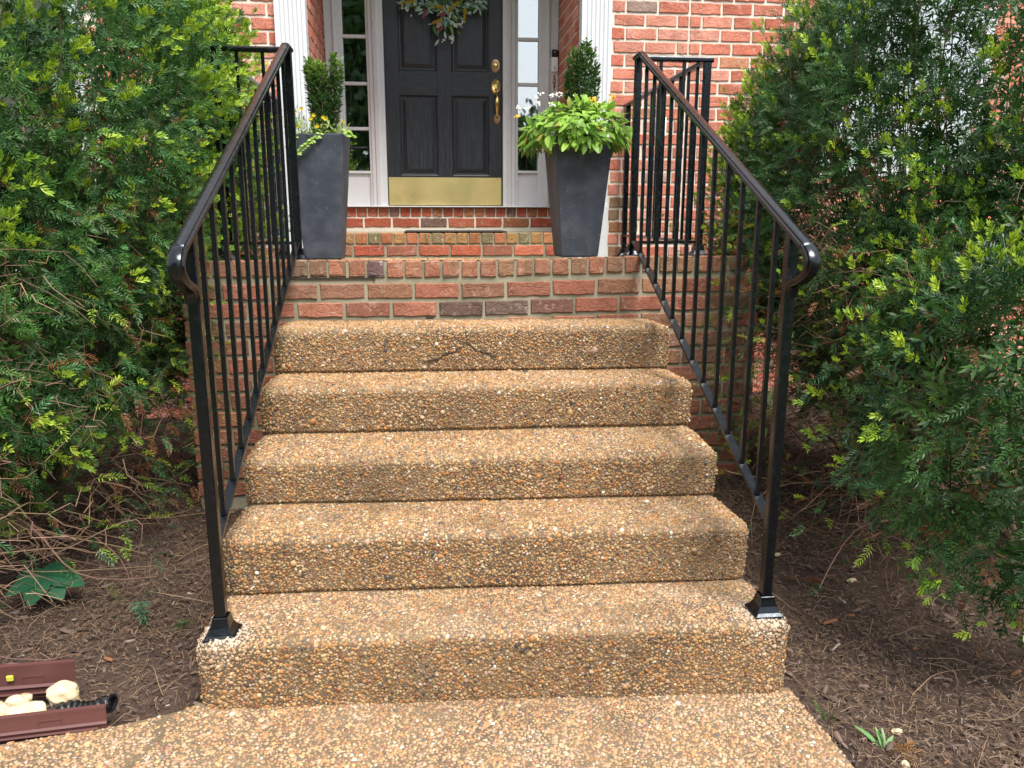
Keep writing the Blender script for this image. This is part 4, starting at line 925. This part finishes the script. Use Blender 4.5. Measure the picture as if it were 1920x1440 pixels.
    axt = a0[tp]+g.normal(0, .35, (mt, 3))+np.array([0, 0, .45]); Mt = frames(axt, up[tp*K]+V0[tp])*g.uniform(.048, .082, mt)[:, None, None]
    ct = lerp((.19, .36, .03), (.46, .62, .05), g.random(mt)); w2 = g.integers(0, 2, mt)
    for q, (V, F, S) in enumerate(TIP):
        s_ = w2 == q; parts.append(scatter(V, F, Mt[s_], Pt[s_], ct[s_], S))
    v, f, c = joinnp(parts); put('crown', np_mesh('yew_crown', v, f, M['needle'], c), t)
    return t, P
def twigs(t, base, lines, tag_name='branch'):
    mb = MB()
    for pts, r0, r1, col in lines:
        mb.col = col; n = len(pts); mb.tube(pts, [r0+(r1-r0)*k/(n-1) for k in range(n)], 4 if r0 > .004 else 3, cap=False)
    return mb.build(tag_name, M['bark'], t)
def bend(p0, p1, sag, g, n=6, j=.02):
    p0, p1 = Vector(p0), Vector(p1); out = []
    w1, w2 = g.normal(0, j, 3), g.normal(0, j, 3)
    for k in range(n+1):
        a = k/n; out.append(p0.lerp(p1, a)+Vector((0, 0, sag*4*a*(1-a)))+Vector(w1)*math.sin(math.pi*a)+Vector(w2)*math.sin(2*math.pi*a))
    return out
def bark_col(g): return tuple(np.array([.125, .078, .052])*g.uniform(.5, 1.6)*np.array([1, g.uniform(.9, 1.1), g.uniform(.85, 1.15)]))
# left bush
def bareL(P):
    low = (P[:, 2] < .95) & (P[:, 0] > -1.40); r = np.where(low, .22, 1.0)
    mid = (P[:, 2] < 1.35) & (P[:, 0] > -1.22); r = np.where(mid & ~low, .7, r)
    return np.where((P[:, 2] < .5) & (P[:, 0] > -1.65), r*.5, r)
LE = [((-2.02, 1.55, 1.75), (.98, 1.35, 1.45)), ((-2.0, .95, 1.0), (.72, .85, .85)), ((-1.75, 2.2, 1.5), (.75, .7, 1.2))]
LB = (-1.95, 1.35, -.03)
yl, PLc = yew('yew_bush', 'tall dense yew bush with bright yellow green tips left of the steps', LB, LE, 1900, 101, bareL, 201, lambda P: .26+.55*(P[:, 2] > 1.15)*(P[:, 0] > -1.7), .92)
def bareR(P):
    low = (P[:, 2] < 1.0) & (P[:, 0] < 1.55) & (P[:, 1] > .15); r = np.where(low, .2, 1.0)
    mid = (P[:, 2] < 1.30) & (P[:, 0] < 1.40); r = np.where(mid & ~low, .6, r)
    win = (np.abs(P[:, 2]-1.28) < .13) & (P[:, 0] < 2.2); r = np.where(win, r*.9, r)
    return r
RE = [((2.30, 1.45, 1.38), (1.06, 1.30, 1.32)), ((1.80, .30, .66), (.64, .74, .62)), ((2.30, .85, 1.05), (.80, .80, .75)), ((2.02, 2.1, 1.35), (.66, .62, .85))]
RB = (2.1, 1.25, -.02)
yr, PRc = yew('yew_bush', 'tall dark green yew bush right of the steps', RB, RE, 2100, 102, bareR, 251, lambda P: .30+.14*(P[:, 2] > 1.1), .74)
g = np.random.default_rng(301)
for side, t, base, Pc, lowx in ((-1, yl, LB, PLc, -1.15), (1, yr, RB, PRc, 1.12)):
    lines = []; b = Vector(base)
    for k in range(11):      # stems from the root
        tg = Pc[g.integers(len(Pc))]; p0 = b+Vector((g.normal(0, .13), g.normal(0, .22), -.02)); p1 = b.lerp(Vector(tg), .9); lines.append((bend(p0, p1, .08, g, 7, .05), g.uniform(.014, .028), .005, bark_col(g)))
    twigs(t, base, lines, 'trunk')
    lines = []
    for k in range(200):     # limbs running out to the crown
        tg = Vector(Pc[g.integers(len(Pc))]); p0 = b.lerp(tg, g.uniform(.25, .55))+Vector(g.normal(0, .06, 3)); lines.append((bend(p0, tg, g.uniform(-.05, .05), g, 8, .03), g.uniform(.003, .007), .0018, bark_col(g)))
    for k in range(520):     # bare twigs on the shaded inner flank beside the steps
        y = g.uniform(.25, 2.4); z = g.uniform(.10, 1.35)*1.0; x = side*(abs(lowx)+.06+g.uniform(-.06, .5)+.15*abs(z-.8)); p1 = Vector((x, y, z))
        p0 = p1+Vector((side*g.uniform(.15, .55), g.uniform(-.12, .35), g.uniform(-.22, .18))); lines.append((bend(p0, p1, g.uniform(-.05, .04), g, 5, .035), g.uniform(.0018, .0038), .0008, tuple(np.array(bark_col(g))*1.1)))
        for q in range(3):
            s0 = p0.lerp(p1, g.uniform(.3, 1)); s1 = s0+Vector((-side*g.uniform(-.04, .14), g.normal(0, .08), g.normal(-.02, .07))); lines.append((bend(s0, s1, 0, g, 3, .012), .0016, .0006, tuple(np.array(bark_col(g))*1.6)))
    for k in range(34):      # long low shoots near the mulch
        y = g.uniform(.15, 1.3); x = side*g.uniform(1.0, 1.5); p1 = Vector((x, y, g.uniform(.03, .30))); p0 = Vector((side*g.uniform(1.6, 1.95), y+g.uniform(0, .5), g.uniform(.05, .35))); lines.append((bend(p0, p1, g.uniform(-.06, .06), g, 10, .05), g.uniform(.003, .006), .0012, tuple(np.array(bark_col(g))*1.0)))
    twigs(t, base, lines, 'branch')
    # sprigs on the bare flank
    n_ = 900; y = np.where(g.random(n_) < .5, g.uniform(1.1, 1.48, n_), g.uniform(.15, 2.3, n_)); z = g.uniform(.12, 1.3, n_); x = side*(abs(lowx)+g.uniform(-.12, .35, n_)); P = np.stack([x, y, z], 1)
    ax = np.stack([-side*g.uniform(.2, 1, n_), -g.uniform(-.2, 1, n_), g.normal(0, .4, n_)], 1); up = np.array([0, 0, 1.])+g.normal(0, .3, (n_, 3)); parts = []
    col = lerp((.022, .07, .028), (.06, .15, .05), g.random(n_)); new = g.random(n_) < .28; col[new] = lerp((.22, .36, .04), (.44, .56, .06), g.random(new.sum())); dead = g.random(n_) < .12; col[dead] = (.24, .095, .04)
    Mx = frames(ax, up)*g.uniform(.05, .09, n_)[:, None, None]; w = g.integers(0, 3, n_)
    for q, (V, F, S) in enumerate(SPR): parts.append(scatter(V, F, Mx[w == q], P[w == q], col[w == q], S))
    v, f, c = joinnp(parts); put('low_sprigs', np_mesh('low_sprigs', v, f, M['needle'], c), t)

# ------------------------------------------------------------------ mulch chips, straw and litter
def on_bed(x, y):
    ok = ~((np.abs(x) < .835) & (y > -.02)) & (y < YP-.01) | ((x < PXL-.02) | (x > PXR+.02)) & (y < YW-.05)
    edge = np.interp(x, [-4.3, -2.2, -1.55, -1.25, -1.0, -.86, -.83, .83, .86], [-.62, -.30, -.175, -.115, -.055, .0, .03, .03, -3.4]); return ok & ((y > edge+.008) | (x > .87)) & ~((np.abs(x) < .84) & (y > -.05))
g = np.random.default_rng(401); n_ = 90000
side = g.random(n_) < .5; x = np.where(side, -g.uniform(.80, 2.3, n_), g.uniform(.82, 2.3, n_)); y = -.75+2.9*g.random(n_)**1.25
ok = on_bed(x, y); x, y = x[ok][:17000], y[ok][:17000]; n_ = len(x)
z = ground_z(x, y)+.004+.012*g.random(n_)
CV = np.array([(-.5, -.5, 0), (.5, -.35, 0), (.5, .4, 0), (-.45, .5, 0), (-.4, -.35, 1), (.42, -.3, .8), (.4, .3, 1), (-.4, .4, .9)]); CF = np.array([(4, 5, 6, 7), (0, 1, 5, 4), (1, 2, 6, 5), (2, 3, 7, 6), (3, 0, 4, 7)])
L = .0082*np.exp(g.normal(0, .55, n_)); L = np.clip(L, .003, .036); W = L*g.uniform(.10, .34, n_); H = np.minimum(W*.6, .004)
an = g.uniform(0, 6.283, n_); tl = g.normal(0, .22, n_); ax = np.stack([np.cos(an), np.sin(an), tl], 1); up = np.stack([g.normal(0, .3, n_), g.normal(0, .3, n_), np.ones(n_)], 1)
Fm = frames(ax, up); Mx = np.stack([Fm[:, :, 1]*L[:, None], -Fm[:, :, 0]*W[:, None], Fm[:, :, 2]*H[:, None]], -1)*1.6
col = lerp((.036, .025, .020), (.175, .125, .102), g.random(n_)**1.3); pale = g.random(n_) < .022; col[pale] = lerp((.20, .155, .125), (.36, .30, .25), g.random(pale.sum())); rust = g.random(n_) < .025; col[rust] = np.array([.22, .10, .045])
v, f, c = scatter(CV, CF, Mx, np.stack([x, y, z], 1), col); tag(put('mulch_chips', np_mesh('mulch_chips', v, f, M['chip'], c), bed), kind='stuff')
# dry straw-like twigs on the mulch
mb = MB(); k = 0
for q in range(5200):
    s_ = -1 if g.random() < .5 else 1; x0, y0 = s_*g.uniform(.84, 2.0), -.6+2.4*g.random()**1.2
    if not on_bed(np.array([x0]), np.array([y0]))[0]: continue
    big = g.random() < .05; ln = g.uniform(.10, .30) if big else g.uniform(.02, .08); a = g.uniform(0, 6.283); x1, y1 = x0+ln*math.cos(a), y0+ln*math.sin(a)
    if not on_bed(np.array([x1]), np.array([y1]))[0]: continue
    z0, z1 = float(ground_z(np.array([x0]), np.array([y0]))[0])+.010, float(ground_z(np.array([x1]), np.array([y1]))[0])+.012
    mb.col = tuple(np.array([.20, .135, .085])*g.uniform(.35, 1.4)) if not big else tuple(np.array([.22, .15, .095])*g.uniform(.5, 1.4))
    mb.tube(bend((x0, y0, z0), (x1, y1, z1), g.uniform(.003, .02), g, 8 if big else 2, ln*.07), [.0017-.0001*q_ for q_ in range(9)] if big else [.0010, .0008, .0006], 3, cap=False)
tag(mb.build('dry_twigs', M['bark'], bed), kind='stuff')
# fallen needles in rust brown drifts
n_ = 16000; cxs = g.choice(26, n_); cc_ = np.stack([np.where(g.random(26) < .45, -g.uniform(.9, 1.7, 26), g.uniform(.88, 1.6, 26)), g.uniform(-.45, 1.4, 26)], 1)
p = cc_[cxs]+g.normal(0, .15, (n_, 2)); ok = on_bed(p[:, 0], p[:, 1]); p = p[ok]; n_ = len(p); NV = np.array([(0, -.5, 0), (.05, 0, .02), (0, .5, 0), (-.05, 0, .02)]); NF = np.array([(0, 1, 2, 3)])
an = g.uniform(0, 6.283, n_); ax = np.stack([np.cos(an), np.sin(an), g.normal(0, .25, n_)], 1); Mx = frames(ax, np.tile([[0, 0, 1.]], (n_, 1))+g.normal(0, .3, (n_, 3)))*g.uniform(.015, .028, n_)[:, None, None]
v, f, c = scatter(NV, NF, Mx, np.stack([p[:, 0], p[:, 1], ground_z(p[:, 0], p[:, 1])+.014+.008*g.random(n_)], 1), lerp((.075, .052, .036), (.23, .155, .10), g.random(n_))); tag(put('fallen_needles', np_mesh('fallen_needles', v, f, M['chip'], c), bed), kind='stuff')

# ------------------------------------------------------------------ brown edging box with rocks and pipe
def edging(name, label, p0, p1, h, depth_dir, group):
    p0, p1 = Vector(p0), Vector(p1); u = (p1-p0); Ln = u.length; u.normalize(); n = Vector((u.y, -u.x, 0)).normalized(); zz = Vector((0, 0, 1))
    t = thing(name, label, 'edging', tuple((p0+p1)/2), group)
    # profile of the sheet: folded lip, flat, ridge
    prof = [(0, 0), (.002, h*.30), (.008, h*.36), (.002, h*.42), (.0, h*.80), (.0, h), (-.012, h+.001), (-.012, h-.002), (-.0025, h-.003), (-.0025, h*.8), (-.0005, h*.42), (.005, h*.36), (-.0005, h*.30), (-.0025, 0)]
    mb = MB(); mb.prism([p0+n*a+zz*b for a, b in prof], [p1+n*a+zz*b for a, b in prof]); mb.build('sheet', M['brown_metal'], t)
    for fr_ in (.18, .72):
        q = p0+u*Ln*fr_+zz*h*.55; mb = MB(); w2, h2 = .024, .009
        for a, b in (((-w2, h2), (w2, h2+.003)), ((-w2, -h2-.003), (w2, -h2)), ((-w2-.003, -h2-.003), (-w2, h2+.003)), ((w2, -h2-.003), (w2+.003, h2+.003))):
            lo = q+u*a[0]+zz*a[1]; hi_ = q+u*b[0]+zz*b[1]; mb.prism([lo, lo+u*(b[0]-a[0]), hi_, lo+zz*(b[1]-a[1])], [w_+n*.0025 for w_ in (lo, lo+u*(b[0]-a[0]), hi_, lo+zz*(b[1]-a[1]))])
        mb.build('stamped_slot', M['brown_metal'], t)
    q = p0+u*Ln*.47+zz*h*.60; ring_ = [q+n*.0008+(u*math.cos(a)+zz*math.sin(a))*.0065 for a in np.linspace(0, 6.283, 13)[:-1]]; mb = MB(); mb.prism(ring_, [w_-n*.002 for w_ in ring_]); mb.build('bolt_hole', M['crack'], t)
    mb = MB(); mb.tube([p0+u*.02+n*.004+zz*h*.16, p1-u*.02+n*.004+zz*h*.16], [.004, .004], 6); mb.build('ridge', M['brown_metal'], t)
    return t
edging('landscape_edging', 'brown metal edging strip lying along the edge of the walkway', (-1.48, -.118, .012), (-1.022, -.062, .006), .066, 1, 'brown edging strips')
bk = edging('landscape_edging', 'brown metal edging strip with yellow clip standing behind the cream rocks', (-1.55, .098, .0), (-1.168, .112, .002), .098, 1, 'brown edging strips')
mb = MB(); mb.box(-1.338, -1.320, .0965, .1035, .060, .076); mb.build('yellow_clip', M['yellow_plastic'], bk, bevel=.002)
def rock(label, c, s, seed):
    g2 = np.random.default_rng(seed); bm = bmesh.new(); bmesh.ops.create_icosphere(bm, subdivisions=4, radius=1)
    for v in bm.verts:
        d = np.array(v.co)[None]; k = 1+.20*rnd_noise(d, seed, 1.6)[0]+.07*rnd_noise(d, seed+1, 4)[0]+.025*rnd_noise(d, seed+2, 11)[0]; v.co = Vector((v.co.x*s[0]*k, v.co.y*s[1]*k, v.co.z*s[2]*k))
    bmesh.ops.rotate(bm, verts=bm.verts, cent=(0, 0, 0), matrix=Matrix.Rotation(g2.uniform(-.5, .5), 3, 'Y'))
    me = bpy.data.meshes.new('rock'); bm.to_mesh(me); bm.free(); me.polygons.foreach_set('use_smooth', [True]*len(me.polygons)); me.materials.append(M['rock']); o = put('rock', me, None, c); tag(o, label, 'rock', 'cream rocks in the edging box'); return o
rock('cream rock at the right of the pile, beside the black pipe', (-1.165, .030, .052), (.040, .032, .034), 5)
rock('wide cream rock in front of the pile behind the edging strip', (-1.225, -.045, .048), (.050, .034, .030), 6)
rock('cream rock cut off by the left edge of the picture', (-1.305, -.035, .046), (.045, .036, .030), 7)
rock('small orange brown rock behind the cream rocks', (-1.285, .035, .03), (.035, .03, .022), 8)
cp_ = thing('corrugated_pipe', 'short black corrugated drain pipe lying beside the cream rocks', 'pipe', (-1.10, .0, .02))
mb = MB(); pth = [Vector((-1.165, -.022, .036)).lerp(Vector((-1.045, .012, .032)), k/26)+Vector((0, .006*math.sin(k*.25), .003*math.sin(k*.3))) for k in range(27)]; mb.tube(pth, [(.021 if k % 3 != 2 else .0165) for k in range(27)], 14); mb.build('pipe_wall', M['black_plastic'], cp_)
mb = MB(); mb.lathe([(.024, 0), (.024, .006), (.018, .006), (.018, .0)], (0, 0, 0), 'y', 14); o = mb.build('end_collar', M['black_plastic'], cp_); o.location = Vector((-1.043, .013, .032))-wloc(cp_); o.rotation_euler = (0, 0, R(75))

# ------------------------------------------------------------------ small plants and stones
def weed(name, label, cat, base, items, m='leaf'):
    t = thing(name, label, cat, base); 
    for ax, size, col, tpl in items:
        v, f, c = leaves(np.array([base]), np.array([ax]), np.array([[0, -.3, 1.]]), np.array([size]), np.array([col]), tpl); put('leaf', np_mesh('weed_leaf', v, f, M[m], c, True), t)
    return t
BIG = leaf_tpl(6, .12, .30, .62)
gzf = lambda x, y: float(ground_z(np.array([x]), np.array([y]))[0])
wx, wy = -1.52, .72
weed('broadleaf_weed', 'dark green broad leaved weed under the left yew bush', 'weed', (wx, wy, gzf(wx, wy)+.10), [((1, -.25, .10), .13, (.030, .125, .060), BIG), ((.75, -.8, -.10), .12, (.030, .125, .060), BIG), ((.05, -1, .0), .13, (.030, .125, .060), BIG), ((-.6, -.7, .1), .12, (.030, .125, .060), BIG), ((.2, .9, .35), .11, (.030, .125, .060), BIG), ((-.9, .2, .2), .11, (.030, .125, .060), BIG)])
sx_, sy_ = .985, -.215
t = weed('grass_sprout', 'pale green bent grass sprout in the mulch right of the walkway', 'sprout', (sx_, sy_, gzf(sx_, sy_)), [((.25, .6, .9), .055, (.16, .32, .10), leaf_tpl(4, .2, .1, .22)), ((-.55, .75, .75), .085, (.16, .34, .12), leaf_tpl(5, .2, .35, .16)), ((.7, .3, .9), .05, (.18, .36, .12), leaf_tpl(3, .2, .3, .26)), ((-.1, .5, 1), .06, (.18, .36, .12), leaf_tpl(3, .2, .2, .22))])
mb = MB(); mb.col = (.30, .42, .22); mb.tube([(sx_, sy_, gzf(sx_, sy_)), (sx_+.004, sy_+.01, gzf(sx_, sy_)+.03), (sx_, sy_+.02, gzf(sx_, sy_)+.055)], [.0045, .004, .003], 6); mb.build('stalk', M['leaf'], t, smooth=True)
def lay_sprig(name, label, cat, p, ax, size, col, k=0, n=1, spread=.5):
    t = thing(name, label, cat, p); g2 = np.random.default_rng(int(abs(p[0]*1000)))
    A = np.array([ax]*n, float)+g2.normal(0, spread, (n, 3))*np.array([1, 1, .3]); V, F, S = SPR[k]
    v, f, c = scatter(V, F, frames(A, np.tile([[0, 0, 1.]], (n, 1))+g2.normal(0, .2, (n, 3)))*size, np.tile([p], (n, 1))+g2.normal(0, .012, (n, 3))*np.array([1, 1, .2]), np.tile([col], (n, 1))*g2.uniform(.7, 1.3, (n, 1)), S); put('needles', np_mesh('sprig_needles', v, f, M['needle'], c), t); return t
def lay(x, y, dz=.02): return (x, y, gzf(x, y)+dz)
lay_sprig('dead_sprig', 'orange brown dead yew sprig lying beside the grass sprout', 'sprig', lay(1.02, -.235), (.4, -.6, .1), .055, (.36, .17, .045), 0, 7, .8)
lay_sprig('dead_sprig', 'rust brown dead yew sprig on the mulch under the right bush', 'sprig', lay(1.18, .62), (.6, -.3, .0), .08, (.26, .09, .035), 1, 4)
lay_sprig('fallen_sprig', 'grey green yew sprig lying on the mulch by the left railing post', 'sprig', lay(-1.18, .62, .06), (.1, -.8, -.1), .12, (.07, .17, .09), 0, 3, .6)
lay_sprig('seedling', 'tiny green weed tuft beside the corner of the bottom step', 'weed', lay(-.90, .06), (.1, -.3, .9), .035, (.10, .24, .04), 0, 6, .8)
lay_sprig('seedling', 'small yellow green weed between the brown edging and the bottom step', 'weed', lay(-.975, -.02), (.1, -.2, 1), .035, (.40, .55, .03), 0, 3, .5)
lay_sprig('moss_tuft', 'small green weed tuft in the mulch beside the left railing', 'weed', lay(-1.02, .52), (0, -.2, 1), .045, (.05, .13, .03), 0, 8, .9)
lay_sprig('moss_tuft', 'grass tuft at the right edge of the walkway', 'weed', lay(.885, -.10), (.2, .1, 1), .04, (.09, .17, .04), 0, 6, .8)
def stone(label, x, y, s, seed):
    o = rock(label, (x, y, gzf(x, y)+s[2]*.6+.008), s, seed); o.name = 'pale_stone'; o['category'] = 'stone'; del o['group']
    return o
stone('pale stone below the orange brown dead sprig', 1.0, -.285, (.009, .012, .012), 21)
stone('pale flat stone lying right of the grass sprout', 1.055, -.16, (.014, .010, .006), 22)
stone('white stone lying on the walkway before the brown edging', -1.255, -.125, (.012, .009, .008), 23)
stone('white flat stone under the low right bush branches', 1.36, .62, (.018, .012, .006), 24)
stone('white flat stone in the mulch near the right railing post', 1.15, .80, (.014, .010, .006), 25)

# ------------------------------------------------------------------ trees across the yard (they show in the sidelight glass)
g = np.random.default_rng(501); parts = []; mb = MB(); BLADE = (np.array([(0, 0, 0), (.3, .5, .1), (0, 1, 0), (-.3, .5, -.1)]), np.array([(0, 1, 2, 3)]))
for k in range(20):
    x = -22+k*2.1+g.normal(0, .8); y = -30+g.normal(0, 3); h = g.uniform(6.6, 8.2) if x > 1.5 else g.uniform(13, 16)
    mb.col = (.09, .07, .05); mb.tube([(x, y, -.3), (x+.1, y, h*.5), (x, y, h*.8)], [.22, .15, .05], 6)
    n_ = 1500 if x > 1.5 else 2600; d = g.normal(size=(n_, 3)); d /= np.linalg.norm(d, axis=1, keepdims=True); p = np.array([x, y, h*.58])+d*np.array([2.0, 1.8, h*.45])*(g.random((n_, 1))**.4)*(1+.25*rnd_noise(d*3, k, 1.5)[:, None])
    parts.append(leaves(p, g.normal(size=(n_, 3)), g.normal(size=(n_, 3)), g.uniform(.35, .7, n_), lerp((.025, .06, .02), (.06, .12, .03), g.random(n_)), BLADE))
v, f, c = joinnp(parts); tl_ = put('tree_line', np_mesh('tree_line', v, f, M['leaf'], c)); tag(tl_, 'row of leafy trees across the yard, reflected in the sidelight glass', 'trees', kind='stuff')
o = mb.build('tree_trunks', M['bark'], tl_); tag(o, kind='stuff')
